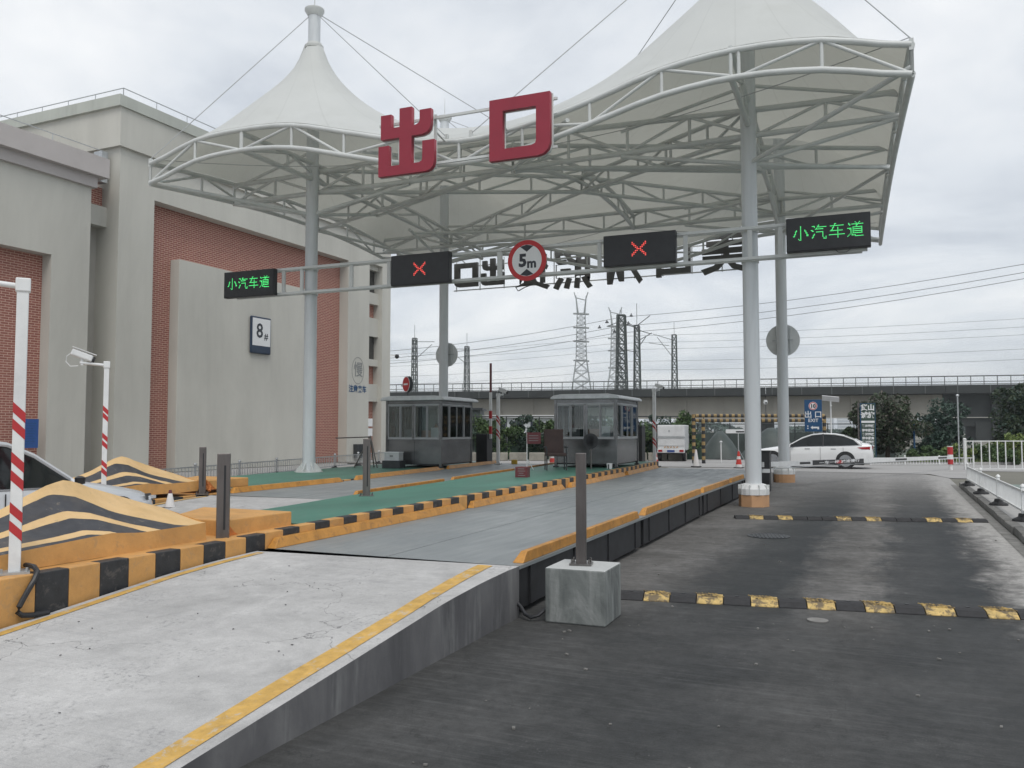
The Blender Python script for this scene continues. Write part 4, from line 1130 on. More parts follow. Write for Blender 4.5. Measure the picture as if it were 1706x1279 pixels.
wing = thing('warehouse_wing', 'lower grey wing of the warehouse with a stepped cornice, at the left edge', 'building', (XW, 12, 0))
pw = lambda *a, **k: part(*a, parent=wing, **k)
pw('wall', 'plaster', (-26, XW, 18.2, 19.6, 0, 9.75))
pw('wall', 'plaster', (-26, XW, -8, 12.6, 0, 9.75))
pw('wall', 'plaster', (-26, XW, 12.6, 18.2, 7.2, 9.75))
pw('brick_panel', 'brick_y', (-26, XW - .42, 12.6, 18.2, 0, 7.2))
pw('core', 'plaster_dark', (-60, -26, -8, 19.55, 0, 9.7))
pw('cornice_soffit', 'cornice', (-26.2, XW + .14, -8, 19.72, 9.75, 10.12))
pw('cornice', 'cornice', (-26.4, XW + .36, -8, 20.0, 10.12, 10.78))
pw('recess_wall', 'plaster_dark', (-26.2, -25.6, 19.6, 20.72, 0, 9.0))
pw('recess_brick', 'brick_y', (-26.2, -25.35, 19.6, 20.72, 9.4, 10.12))
pw('recess_lintel', 'plaster', (-26.2, -25.1, 19.6, 20.72, 8.7, 9.4))
for yy in np.linspace(-4, 19.8, 14):
    bar('roof_rail_post', (XW + .2, yy, 10.78), (XW + .2, yy, 11.05), .012, 'galvanised', wing, True, n=6)
bar('roof_rail', (XW + .2, -6, 11.05), (XW + .2, 19.9, 11.05), .014, 'galvanised', wing, True, n=6)
tag(MB().bb(-24.46, -24.40, 17.35, 17.86, 1.02, 1.92).build('notice_board', 'board_blue'), 'blue notice board on the brick at the left edge', 'notice board')
# little lines of print on the board
nb = bpy.data.objects['notice_board']
m_ = MB()
for k in range(9): m_.bb(-24.398, -24.396, 17.42, 17.78 - (k % 3) * .05, 1.78 - k * .08, 1.795 - k * .08)
m_.build('print_lines', 'sign_blue', nb)

# 8# sign
t = thing('building_number_sign', 'white and navy building number sign reading 8#', 'sign', (XW + .02, 28.0, 5.6))
MB().bb(-.06, .05, -.62, .62, -.80, .78).build('board', 'navy', t, bevel=.06)
MB().bb(.05, .056, -.55, .55, -.46, .70).build('face', 'print_white', t)
put_flat(text_mesh('8', .86, .004, bold=.012), 'digit', 'print_dark', (.060, -.12, .15), '+X', t, False)
put_flat(text_mesh('#', .40, .004, bold=.006), 'symbol', 'print_dark', (.060, .28, -.05), '+X', t, False)
# painted warning on the column
t = thing('painted_warning', 'slow mark in a ring with blue warning characters painted on the column', 'sign', (XW + .006, 35.18, 4.4))
ring = [(math.cos(a) * .52, math.sin(a) * .68) for a in np.linspace(0, 2 * math.pi, 40)[:-1]]
ring2 = [(x * .955, y * .965) for x, y in ring]
put_flat(shape_mesh([ring, ring2], .004, 'ring'), 'ring', 'print_grey', (.003, 0, .15), '+X', t, False)
put_flat(text_mesh('慢', .80, .004, bold=.004), 'character', 'print_grey', (.003, .03, .15), '+X', t, False)
put_flat(text_mesh('注意来车', .38, .004, bold=.010), 'lettering', 'print_navy', (.003, 0, -.80), '+X', t, False)
tag(MB().bb(XW, XW + .25, 34.85, 35.55, 0.18, .86).build('meter_box', 'dark_metal', bevel=.01), 'dark metal box at the foot of the painted column', 'metal box')
t = thing('wall_notices', 'two white paper notices on the warehouse column edge', 'notice', (XW + .01, 36.4, 1.7))
for z in (1.95, 1.45): MB().bb(XW + .005, XW + .02, 36.12, 36.5, z - .2, z + .2).build('paper', 'print_white', t, world=True)
t = thing('wall_camera', 'small black security camera on the far end of the warehouse', 'camera', (XW, 38.2, 5.55))
MB().cyl((0, 0, 0), (.25, .1, 0), .03, n=8).build('bracket', 'white_paint', t)
MB().lathe((.32, .12, -.05), [(.04, -.12), (.11, -.06), (.12, .02), (.08, .1)], 14).build('dome', 'black_plastic', t, smooth=True)

# ---------------------------------------------------------------- low road railings
def panel_rail(label, p0, p1, npan, h=0.5, z0=0.0, pick=11, mat='white_paint', base='rubber', capr=.045, group=None, low=.12, pr=.028, spike=False, bw=.009):
    p0, p1 = Vector((*p0, z0)), Vector((*p1, z0)); d = p1 - p0; L = d.length / npan; u = d.normalized()
    t = thing('railing', label, 'railing', p0, 0.0, group)
    P = lambda s, z: u * s + Vector((0, 0, z))
    for k in range(npan + 1):
        a = P(k * L, 0)
        MB().box(a + Vector((0, 0, h / 2 + .03)), (pr * 2, pr * 2, h + .02), rz=math.atan2(u.y, u.x)).build('post', mat, t)
        MB().lathe(a + Vector((0, 0, h + .04)), [(capr * .7, 0), (capr, .012), (capr * .8, .035), (.008, .06)], 10).build('post_cap', mat, t, smooth=True)
        if base: MB().lathe(a, [(.17, 0), (.16, .03), (.08, .07), (.07, .12)], 10).build('rubber_foot', base, t)
    for k in range(npan):
        a, b = k * L, (k + 1) * L
        for z in (low, h - .02):
            q = (P(a, z) + P(b, z)) / 2
            MB().box(q, (L, .03, .035), rz=math.atan2(u.y, u.x)).build('rail', mat, t)
        for i in range(1, pick):
            s = a + (b - a) * i / pick
            q = P(s, (low + h) / 2)
            MB().box(q, (bw * 2, bw * 2, h - low), rz=math.atan2(u.y, u.x)).build('picket', mat, t)
    return t
panel_rail('low white railing on black feet along the footpath kerb on the right', (1.74, 25.3), (1.96, 9.6), 5, h=.50, z0=.12, pick=20, low=.16)
t2 = panel_rail('taller white railing across the street end at the right edge', (2.50, 37.4), (8.9, 40.5), 2, h=1.16, z0=0.0, pick=11, base=None, low=.05, pr=.045, capr=.07, bw=.016)
for k, s_ in enumerate(((-26.0, 18.5), (-21.9, 29.2))): pass
panel_rail('low grey railing running along the foot of the warehouse', (-18.1, 16.2), (-23.1, 38.2), 9, h=.52, z0=0.0, pick=15, mat='galvanised', base='rubber', low=.10, capr=.06)
panel_rail('very low white picket railing along the far street edge', (-1.0, 40.9), (3.2, 43.0), 3, h=.34, z0=0.0, pick=12, base=None, low=.05, capr=.05)

# ---------------------------------------------------------------- booths
def booth(label, x1, y0, w, d, z0, h, roof_over=0.22, inside=None):
    """front right corner at (x1, y0); the cabin runs to -X by w and to +Y by d"""
    t = thing('toll_booth', label, 'booth', (x1, y0, z0), R(3))
    f0, sill, head = .10, .87 * h / 2.0, h - .12
    pr = .04
    # corner posts and mid mullions
    for px_, py_ in ((0, 0), (-w, 0), (0, d), (-w, d)):
        MB().box((px_, py_, h / 2), (.07, .07, h)).build('corner_post', 'booth_steel', t)
        MB().box((px_, py_, .03), (.12, .12, .06)).build('foot', 'dark_metal', t)
    # floor frame
    MB().box((-w / 2, d / 2, f0 + .02), (w - .07, d - .07, .05)).build('floor', 'dark_metal', t)
    # lower panels (front two, side two, back)
    g = .012
    for a, b in ((-w + pr, -w * .5 - g), (-w * .5 + g, -pr)):
        MB().bb(a, b, -.018, .018, f0 + .03, sill - .02).build('front_panel', 'booth_steel', t, bevel=.004)
        MB().bb(a, b, d - .018, d + .018, f0 + .03, sill - .02).build('rear_panel', 'booth_steel', t)
    for x in (-.0, -w):
        MB().bb(x - .018, x + .018, pr, d - pr, f0 + .03, sill - .02).build('side_panel', 'booth_steel', t, bevel=.004)
    # rails at sill and head
    for z in (sill, head):
        for y in (0, d): MB().bb(-w + pr, -pr, y - .03, y + .03, z - .02, z + .02).build('cross_rail', 'frame_grey', t)
        for x in (0, -w): MB().bb(x - .03, x + .03, pr, d - pr, z - .02, z + .02).build('cross_rail', 'frame_grey', t)
    MB().bb(-w + pr, -pr, -.02, .02, head + .02, h - .005).build('fascia', 'booth_steel', t)
    MB().bb(-.02, .02, pr, d - pr, head + .02, h - .005).build('fascia', 'booth_steel', t)
    # glazed windows: front 4 lights, sides 4 lights
    def light(a, b, horiz, off, nlay):
        f = MB(); fw_ = .022
        if horiz:
            for z in (sill + .03, head - .03): f.box(((a + b) / 2, off, z), (b - a - .004, .03, fw_))
            for q in (a + fw_ / 2 + .002, b - fw_ / 2 - .002): f.box((q, off, (sill + head) / 2), (fw_, .032, head - sill - .08))
        else:
            for z in (sill + .03, head - .03): f.box((off, (a + b) / 2, z), (.03, b - a - .004, fw_))
            for q in (a + fw_ / 2 + .002, b - fw_ / 2 - .002): f.box((off, q, (sill + head) / 2), (.032, fw_, head - sill - .08))
        fo = f.build('window', 'frame_grey', t)
        if horiz: MB().bb(a + .02, b - .02, off - .003, off + .003, sill + .03, head - .03).build('pane', 'glass', fo)
        else: MB().bb(off - .003, off + .003, a + .02, b - .02, sill + .03, head - .03).build('pane', 'glass', fo)
    def row(a, b, n, horiz, off):
        for i in range(n): light(a + (b - a) * i / n, a + (b - a) * (i + 1) / n, horiz, off + (.012 if i % 2 else -.012), n)
    row(-w + pr, -w * .52, 2, True, 0); row(-w * .48, -pr, 2, True, 0)
    MB().bb(-w * .52, -w * .48, -.03, .03, f0, head).build('mullion', 'booth_steel', t)
    row(-w + pr, -pr, 3, True, d)
    row(pr, d - pr, 4, False, 0); row(pr, d - pr, 4, False, -w)
    # roof with rounded edge
    o = roof_over
    prof = [(-w - o, 0.0), (-w - o, .05), (-w - o + .08, .10), (-w - o + .3, .135), (o - .3, .135), (o - .08, .10), (o, .05), (o, 0.0)]
    vs = [(x, -o, h + z) for x, z in prof] + [(x, d + o * 1.4, h + z) for x, z in prof]; m = len(prof)
    MB().add(vs, [tuple(range(m)), tuple(range(2 * m - 1, m - 1, -1))] + [(i, (i + 1) % m, m + (i + 1) % m, m + i) for i in range(m)]).build('roof', 'booth_roof', t, bevel=.02)
    MB().bb(-w + .06, -.06, .06, d - .06, h - .03, h - .01).build('ceiling', 'plaster_dark', t)
    # desk and curtain inside
    MB().bb(-w + .1, -.1, d - .5, d - .08, sill - .2, sill - .16).build('desk', 'plaster_dark', t)
    for a_, b_, z_, w_, m_ in ((-.35, .30, .30, .22, 'print_white'), (-.75, .55, .22, .30, 'skin'), (-1.2, .35, .25, .26, 'print_grey'), (-.55, d - .4, .20, .34, 'frame_grey')):
        MB().box((a_, b_, sill + z_ / 2 + .02), (w_, .02, z_)).build('paper_notice', m_, t)
    c = MB()
    for i in range(9): c.box((-w + .12 + i * .03, d * .55 + (i % 2) * .02, (sill + head) / 2), (.03, .012, head - sill))
    c.build('curtain', 'netting', t)
    return t
booth('glass and steel booth on the far island, left of the pair', -11.80, 21.05, 1.74, 2.1, .48, 1.95, .16)
booth('glass and steel booth on the near island, right of the pair', -6.50, 20.75, 1.62, 2.35, .585, 1.80, .12)

# no-entry disc standing above the left booth
t = thing('no_entry_sign', 'round red no entry sign above the left booth roof', 'sign', (-13.3, 21.6, 2.95), -0.55)
disc(.24, .10, 0, 'dark_metal', 'housing', t); disc(.235, .006, -.006, 'print_white', 'border', t); disc(.215, .006, -.012, 'sign_red', 'face', t)
MB().box((0, -.015, 0), (.26, .006, .05)).build('white_bar', 'print_white', t)
MB().cyl((-.1, .06, -.1), (-.9, .3, .0), .02, n=6).build('arm', 'dark_metal', t)
MB().cyl((0, .06, -.2), (0, .06, -.48), .02, n=6).build('stem', 'dark_metal', t)
# tripod rest of bars beside the left booth
t = thing('trestle', 'thin metal trestle of bars beside the left booth', 'trestle', (-13.75, 20.4, .48))
for a, b in (((0, 0, .93), (.18, .1, 0)), ((0, 0, .93), (-.55, .0, 0)), ((0, 0, .93), (-.1, .35, 0)), ((-.02, 0, .90), (-1.35, .2, .86)), ((-.85, .1, .12), (-.25, .05, .12))):
    bar('tube', a, b, .018, 'stainless', t)
# boxes on the island
t = thing('storage_box', 'white plastic box stacked on a dark crate by the left booth', 'box', (-13.05, 20.55, .49), .1)
t2_ = tag(MB().box((-13.05, 20.55, .60), (.56, .36, .22), rz=.1).build('dark_crate', 'dark_metal', bevel=.01), 'dark crate under the white box by the left booth', 'crate')
t.location.z = .71
MB().box((0, 0, .115), (.46, .30, .23)).build('box_body', 'cardboard_white', t, bevel=.01)
MB().box((0, 0, .235), (.48, .32, .02)).build('lid', 'print_white', t)
MB().box((.0, -.153, .13), (.10, .006, .06)).build('label', 'print_grey', t)
tb = thing('printed_box', 'small maroon box with pale print standing on the green island', 'box', (-7.05, 16.05, .585), .15)
MB().box((0, 0, .12), (.26, .24, .24)).build('box_body', 'maroon', tb, bevel=.01)
for k, w_ in enumerate((.14, .16, .10, .15)): MB().box((.01 * (k % 2), -.122, .20 - k * .045), (w_, .004, .010)).build('print_line', 'print_grey', tb)

# pedestal fan, chair, sign stand by the right booth
t = thing('pedestal_fan', 'black pedestal fan standing in front of the right booth', 'fan', (-6.95, 20.1, .585), .2)
MB().lathe((0, 0, 0), [(.22, 0), (.22, .015), (.05, .03)], 20).build('base', 'black_plastic', t)
bar('stem', (0, 0, .02), (0, 0, .62), .018, 'stainless', t)
MB().lathe((0, .04, .72), [(.06, -.08), (.07, .04)], 14, 'Y').build('motor', 'black_plastic', t)
for r in (.19, .13, .07):
    MB().lathe((0, -.06, .72), [(r - .004, -.004), (r + .004, -.004), (r + .004, .004), (r - .004, .004)], 28, 'Y').build('cage_ring', 'black_plastic', t)
for k in range(14):
    a = math.pi * k / 7; bar('cage_wire', (math.cos(a) * .03, -.075, .72 + math.sin(a) * .03), (math.cos(a) * .19, -.06, .72 + math.sin(a) * .19), .003, 'black_plastic', t, n=5)
for k in range(3):
    a = 2 * math.pi * k / 3
    MB().box((math.cos(a) * .09, -.04, .72 + math.sin(a) * .09), (.16, .008, .10), ry=-a).build('blade', 'dark_metal', t)
t = thing('armchair', 'old brown armchair beside the right booth', 'chair', (-7.55, 19.2, .585), .5)
MB().box((0, 0, .40), (.48, .46, .08)).build('seat', 'brown_fabric', t, bevel=.02)
MB().box((-.02, .23, .72), (.48, .07, .60), rx=-.15).build('backrest', 'brown_fabric', t, bevel=.02)
for k in (-1, 1):
    MB().box((k * .26, .0, .58), (.05, .42, .04)).build('armrest', 'dark_metal', t, bevel=.01)
    for q in (-1, 1): bar('leg', (k * .24, q * .2, 0), (k * .24, q * .2, .56 if q < 0 else .4), .015, 'dark_metal', t)
t = thing('notice_stand', 'maroon notice board on a white stand behind the green island', 'notice board', (-8.05, 19.0, .585), .15)
MB().box((0, 0, .80), (.36, .02, .28)).build('board', 'maroon', t)
for k in range(3): MB().box((0, -.012, .86 - k * .06), (.24, .004, .014)).build('print_line', 'print_grey', t)
bar('leg', (-.17, 0, .0), (-.17, 0, .92), .012, 'white_paint', t); bar('leg', (-.17, .0, .3), (-.02, .1, .0), .010, 'white_paint', t)
t = thing('bucket', 'white paint pail by the foot of the right booth', 'pail', (-6.55, 20.35, .585))
MB().lathe((0, 0, 0), [(.06, 0), (.075, .16)], 14).build('body', 'print_white', t); MB().box((0, -.06, .07), (.03, .03, .14)).build('label', 'black_plastic', t)

# person inside the left booth
def person(label, loc, rz, sc=1.0):
    t = thing('person', label, 'person', loc, rz)
    me = bpy.data.meshes.new('body')
    V_ = [(0, 0, .90), (0, .01, 1.08), (0, .02, 1.28), (0, .02, 1.42), (0, 0, 1.50), (0, 0, 1.60),
          (.17, 0, 1.40), (.23, -.08, 1.16), (.14, -.28, 1.10), (-.17, 0, 1.40), (-.23, -.06, 1.16), (-.13, -.26, 1.08),
          (.09, 0, .86), (.10, -.02, .48), (.10, .0, .08), (.10, -.12, .03), (-.09, 0, .86), (-.10, 0, .48), (-.10, .02, .08), (-.10, -.10, .03)]
    E_ = [(0, 1), (1, 2), (2, 3), (3, 4), (4, 5), (3, 6), (6, 7), (7, 8), (3, 9), (9, 10), (10, 11), (0, 12), (12, 13), (13, 14), (14, 15), (0, 16), (16, 17), (17, 18), (18, 19)]
    rad = [.14, .12, .14, .10, .05, .09, .06, .045, .03, .06, .045, .03, .09, .06, .045, .04, .09, .06, .045, .04]
    me.from_pydata(V_, E_, []); me.update()
    o = link_mesh('body', me, t, mat='white_shirt')
    sk = o.modifiers.new('skin', 'SKIN')
    for i, r in enumerate(rad): me.skin_vertices[0].data[i].radius = (r, r * .8)
    me.skin_vertices[0].data[0].use_root = True
    o.modifiers.new('sub', 'SUBSURF').levels = 2; o.modifiers['sub'].render_levels = 2
    h = MB().lathe((0, -.01, 1.66), [(.02, -.125), (.06, -.10), (.08, -.04), (.086, .02), (.07, .09), (.03, .12)], 16).build('head', 'skin', t, smooth=True)
    MB().lathe((0, .03, 1.70), [(.05, -.14), (.085, -.05), (.10, .02), (.085, .08), (.03, .11)], 16).build('hair', 'hair', t, smooth=True)
    MB().lathe((0, .10, 1.58), [(.02, -.13), (.04, -.06), (.045, .06)], 10).build('ponytail', 'hair', t, smooth=True)
    MB().box((0, -.095, 1.655), (.02, .02, .03)).build('nose', 'skin', t)
    return t
person('person with dark tied hair and white shirt inside the left booth', (-12.55, 22.2, .0), -0.9)

# ---------------------------------------------------------------- cones
def cone(label, loc, h=.70, style='rw', sc=1.0):
    t = thing('traffic_cone', label, 'traffic cone', loc, 0, 'traffic cones')
    MB().bb(-.19 * sc, .19 * sc, -.19 * sc, .19 * sc, 0, .035).build('base', 'rubber', t, bevel=.01)
    r0, r1 = .135 * sc, .035 * sc
    rr = lambda f: r0 + (r1 - r0) * f
    bands = {'rw': ((0, .18, 'cone_white'), (.18, .50, 'cone_orange'), (.50, .68, 'cone_white'), (.68, 1, 'cone_orange')), 'w': ((0, .8, 'cone_white'), (.8, 1, 'maroon')), 'pale': ((0, 1, 'cone_white'),)}[style]
    for a, b, m in bands:
        MB().cyl((0, 0, .035 + a * h), (0, 0, .035 + b * h), rr(a), rr(b), 18, cap=(b == 1)).build('cone_band', m, t, smooth=True)
    return t
cone('pale worn traffic cone in front of the striped double posts', (-7.68, 35.77, .01), style='pale')
cone('red and white traffic cone left of the near right mast', (-5.85, 35.4, .01), .66)
cone('red and white traffic cone left of the brown armchair', (-13.67, 34.34, .01), .60)
cone('red and white traffic cone beside the white truck', (-9.30, 35.3, .01), .55)
cone('small white bollard cone on the ramp in front of the silver car', (-10.1, 9.6, .38), .26, 'w', .55)

# ---------------------------------------------------------------- boom barriers
t = thing('boom_barrier', 'black barrier cabinet with a long pale boom across the road behind the right mast', 'barrier', (-3.12, 22.7, 0), 0.0)
MB().bb(-.17, .17, -.15, .15, 0, 1.02).build('cabinet', 'black_plastic', t, bevel=.015)
MB().bb(-.19, .19, -.17, .17, 1.02, 1.05).build('cabinet_lid', 'black_plastic', t)
MB().bb(-.02, .18, -.158, -.152, .48, .58).build('white_label', 'print_white', t)
# boom runs to the striped post
bx0 = Vector((.0, -.19, .69)); bx1 = Vector((1.98 + 3.12, 37.2 - 22.7, .50))
dv = (bx1 - bx0); bp_ = -math.atan2(dv.z, math.hypot(dv.x, dv.y))
boom = MB().box((bx0 + bx1) / 2, (dv.length, .045, .13), rz=math.atan2(dv.y, dv.x), ry=bp_).build('boom', 'white_paint', t)
for a, b, m, nm in ((.137, .18, 'black_paint', 'dark_band'), (.19, .43, 'black_paint', 'message_strip'), (.61, .68, 'black_paint', 'dark_band'), (.90, .965, 'black_paint', 'dark_band')):
    p, q = bx0.lerp(bx1, a), bx0.lerp(bx1, b)
    so = MB().box((p + q) / 2, ((q - p).length, .056, .135 if nm == 'message_strip' else .06), rz=math.atan2(dv.y, dv.x), ry=bp_).build(nm, m, t)
p = bx0.lerp(bx1, .31)
MB().box(p + Vector((.03, -.03, 0)), (.45, .01, .09), rz=math.atan2(dv.y, dv.x), ry=bp_).build('red_patch', 'red_paint', t)
rzz = math.atan2(dv.y, dv.x)
put_flat(text_mesh('一车一杆 减速慢行', .10, .003, bold=.002), 'lettering', 'print_white', p + Vector((.36 * math.sin(rzz) * 0 + .0, 0, 0)) + Vector((math.sin(rzz), -math.cos(rzz), 0)) * .045, parent=t, world=False, rz=rzz, sx=3.6)
bar('lower_rod', bx0 + Vector((0, 0, -.12)), bx1 + Vector((0, 0, -.05)), .012, 'galvanised', t)
t = thing('striped_post', 'red and white striped post that holds the boom end', 'post', (1.98, 37.28, .008))
for k, (a, b, m) in enumerate(((0, .22, 'white_paint'), (.22, .42, 'red_paint'), (.42, .60, 'white_paint'), (.60, .90, 'red_paint'), (.90, .93, 'print_white'))):
    MB().cyl((0, 0, a), (0, 0, b), .10 if k != 0 else .07, n=16).build('band', m, t, smooth=True)
# raised boom beyond the left booth
t = thing('boom_barrier', 'dark barrier cabinet with its boom raised upright beyond the left booth', 'barrier', (-11.95, 24.6, .45))
MB().bb(-.42, -.02, -.2, .2, 0, 1.0).build('cabinet', 'black_plastic', t, bevel=.01)
MB().bb(-.03, .05, -.03, .03, .85, 2.35).build('boom_sleeve', 'white_paint', t)
for z in (1.0, 1.5): MB().bb(-.035, .055, -.034, .034, z, z + .25).build('red_band', 'red_paint', t)
MB().bb(-.02, .045, -.02, .02, 2.35, 3.3).build('boom', 'maroon', t)
t = thing('barrier_cabinet', 'black barrier cabinet at the far end of the right booth', 'cabinet', (-7.55, 26.6, .45))
MB().bb(-.25, .15, -.2, .2, 0, 1.25).build('body', 'black_plastic', t, bevel=.01)
MB().lathe((-.05, 0, 1.25), [(.08, 0), (.08, .12), (.02, .18)], 12).build('beacon', 'black_paint', t)
for x in (-.35, .0, .18): MB().cyl((x, -.2, 1.32), (x, -.26, 1.32), .045, n=12).build('lamp', 'lamp_clear', t)
tag(MB().bb(-11.35, -11.15, 24.9, 25.0, .0, .62).build('bollard', 'yellow_box', bevel=.03), 'short yellow bollard beside the raised barrier', 'bollard')

# ---------------------------------------------------------------- cars
def car(label, loc, rz, paint, L=4.85, W=1.85, H=1.44, plate='plate_green', glassmat='car_glass'):
    t = thing('parked_car' if False else 'car', label, 'car', loc, rz)
    h2 = W / 2
    # stations front (+x) to rear (-x): x, sill z, mid width, shoulder z, top z, top half width
    k = L / 4.85
    st = [(2.40, .36, .60, .56, .60, .45), (2.33, .26, .76, .62, .67, .60), (2.15, .20, .87, .66, .73, .68), (1.75, .18, .91, .72, .80, .72), (1.30, .17, .925, .78, .87, .74), (.95, .17, .925, .83, .92, .74),
          (.75, .17, .925, .85, .98, .72), (.25, .17, .925, .88, 1.27, .62), (-.12, .17, .925, .89, 1.40, .585), (-.55, .17, .925, .90, 1.44, .58), (-1.00, .17, .925, .91, 1.42, .575), (-1.35, .17, .925, .92, 1.355, .565),
          (-1.75, .18, .925, .935, 1.19, .58), (-2.0, .20, .91, .95, 1.06, .62), (-2.25, .24, .88, .955, 1.01, .64), (-2.38, .32, .82, .90, .96, .60), (-2.43, .42, .72, .70, .74, .50)]
    ring = []
    vs = []
    for x, zs, w, zh, zt, wt in st:
        w = w * h2 / .925; wt = wt * h2 / .925
        half = [(0, zs), (w * .86, zs), (w * .97, zs + .10), (w, (zs + zh) / 2 + .04), (w * .985, zh - .05), (w * .95, zh), (wt, zt - .03 if zt - zh > .12 else zt - .005), (wt * .5, zt), (0, zt + .012)]
        pts = half + [(-y, z) for y, z in reversed(half[1:-1])]
        vs += [(x * k, y, z) for y, z in pts]; ring.append(len(pts))
    n = ring[0]; body, side, screen = [], [], []
    for i in range(len(st) - 1):
        for j in range(n):
            f = (i * n + j, i * n + (j + 1) % n, (i + 1) * n + (j + 1) % n, (i + 1) * n + j)
            seg = j if j < 8 else n - 1 - j
            if seg == 5 and 6 <= i <= 12: side.append((i, f))
            elif seg in (6, 7) and i in (6, 7): screen.append(f)
            elif seg in (6, 7) and i in (11, 12): screen.append(f)
            else: body.append(f)
    body += [tuple(range(n - 1, -1, -1)), tuple(range((len(st) - 1) * n, len(st) * n))]
    glass = [f for i, f in side if i not in (5, 13)]
    o = MB().add(vs, body).build('body', paint, t, smooth=True)
    inner = [(x, y * .985, z - .004) for x, y, z in vs]
    # lower + upper shells
    for nm_, fl in (('side_window', [f for f in glass if vs[f[0]][1] > 0]), ('side_window', [f for f in glass if vs[f[0]][1] < 0]),
                    ('windscreen', [f for f in screen if vs[f[0]][0] > 0]), ('rear_window', [f for f in screen if vs[f[0]][0] < 0])):
        used = sorted({i for f in fl for i in f}); mp_ = {i: k_ for k_, i in enumerate(used)}
        MB().add([vs[i] for i in used], [tuple(mp_[i] for i in f) for f in fl]).build(nm_, glassmat, t, smooth=True)
    # pillars
    for sy in (-1, 1):
        def sp(i, f=1.004):
            a = vs[i * n + 5]; b = vs[i * n + 6]
            return Vector((a[0], a[1] * f * sy * -1 if False else abs(a[1]) * f * sy, a[2])), Vector((b[0], abs(b[1]) * f * sy, b[2]))
        for i in (9,):
            a, b = sp(i)
            MB().cyl(a, b, .028, n=8).build('pillar', 'black_paint', t)
        tops_ = [sp(i)[1] for i in range(6, 14)]
        MB().tube(tops_, .030, 8).build('roof_rail_trim', paint, t, smooth=True)
        belt = [sp(i)[0] for i in range(6, 14)]
        MB().tube(belt, .012, 6).build('belt_trim', 'alloy', t, smooth=True)
        a, b = sp(6); MB().tube([sp(6)[0], sp(6)[1], sp(7)[1]], .03, 8).build('front_pillar', paint, t)
        a0 = sp(12)[0]; q1 = sp(12)[1]; MB().tube([sp(13)[0] + Vector((0, 0, .0)), q1], .055, 8).build('rear_pillar', paint, t, smooth=True)
        # mirror
        MB().lathe((.62 * k, sy * (h2 + .05), .95), [(.02, -.05), (.055, -.04), (.06, .03), (.02, .05)], 12).build('wing_mirror', 'black_plastic', t, smooth=True)
        # handles and door lines
        for x in (.05, -.95): MB().box((x * k, sy * (h2 * .993), .80), (.20, .02, .028)).build('door_handle', 'alloy', t, bevel=.006)
        for x in (.72, -.45, -1.32): MB().box((x * k, sy * (h2 * .998), .55), (.008, .010, .62)).build('door_gap', 'black_paint', t)
        # wheels
        for x in (1.42, -1.40):
            wl = thing_part(t, 'wheel', (x * k, sy * (h2 - .085), .33))
            s_ = sy
            MB().lathe((0, 0, 0), [(.20, .11), (.31, .11), (.33, .07), (.33, -.07), (.31, -.11), (.20, -.11)], 28, 'Y').build('tyre', 'tyre', wl, smooth=True)
            MB().lathe((0, s_ * .085, 0), [(.235, -.01), (.235, .01)], 24, 'Y').build('rim_well', 'dark_metal', wl)
            MB().lathe((0, s_ * .105, 0), [(.222, -.008), (.24, -.008), (.24, .008), (.222, .008)], 28, 'Y').build('rim', 'alloy', wl)
            for q in range(10):
                a = 2 * math.pi * q / 10
                MB().box((math.cos(a) * .12, s_ * .105, math.sin(a) * .12), (.22, .02, .028), ry=-a).build('spoke', 'alloy', wl)
            MB().lathe((0, s_ * .108, 0), [(.045, -.01), (.045, .012)], 12, 'Y').build('hub', 'alloy', wl)
            MB().lathe((x * k, sy * (h2 - .045), .345), [(.365, -.05), (.365, .047)], 32, 'Y').build('wheel_arch', 'black_paint', t)
        # lamps
        MB().add([(-2.02 * k, sy * (h2 * .985 + .006), .80), (-2.30 * k, sy * (h2 * .93), .78), (-2.41 * k, sy * (h2 * .80), .78), (-2.41 * k, sy * (h2 * .80), .90), (-2.28 * k, sy * (h2 * .955), .90), (-1.85 * k, sy * (h2 * .985 + .006), .87)], [(0, 1, 4, 5), (1, 2, 3, 4)]).build('tail_lamp', 'tail_red', t)
        MB().add([(2.38 * k, sy * (h2 * .62), .60), (2.30 * k, sy * (h2 * .84), .60), (2.02 * k, sy * (h2 * .965), .62), (1.95 * k, sy * (h2 * .965), .70), (2.27 * k, sy * (h2 * .82), .69), (2.36 * k, sy * (h2 * .62), .67)], [(0, 1, 4, 5), (1, 2, 3, 4)]).build('headlight', 'black_paint', t)
        MB().box((2.22 * k, sy * h2 * .86, .645), (.10, .09, .04)).build('headlight_lens', 'lamp_clear', t)
    MB().box((2.40 * k, 0, .42), (.03, .9, .2)).build('grille', 'black_plastic', t, bevel=.01)
    MB().box((-2.44 * k, 0, .66), (.015, .46, .13)).build('number_plate', plate, t)
    MB().box((0, 0, .21), (L * .86, W * .9, .10)).build('underbody', 'black_plastic', t)
    MB().box((-2.22 * k, 0, 1.03), (.16, W * .62, .02)).build('boot_lip', paint, t, bevel=.005)
    return t
car('white sedan seen from its side, driving left along the street behind the boom', (-3.22, 37.4, .004), math.pi, 'car_white')
car('silver white car at the left edge between the two crash hills', (-9.45, 6.12, .06), R(100), 'car_silver', L=4.45, W=1.80, H=1.42)

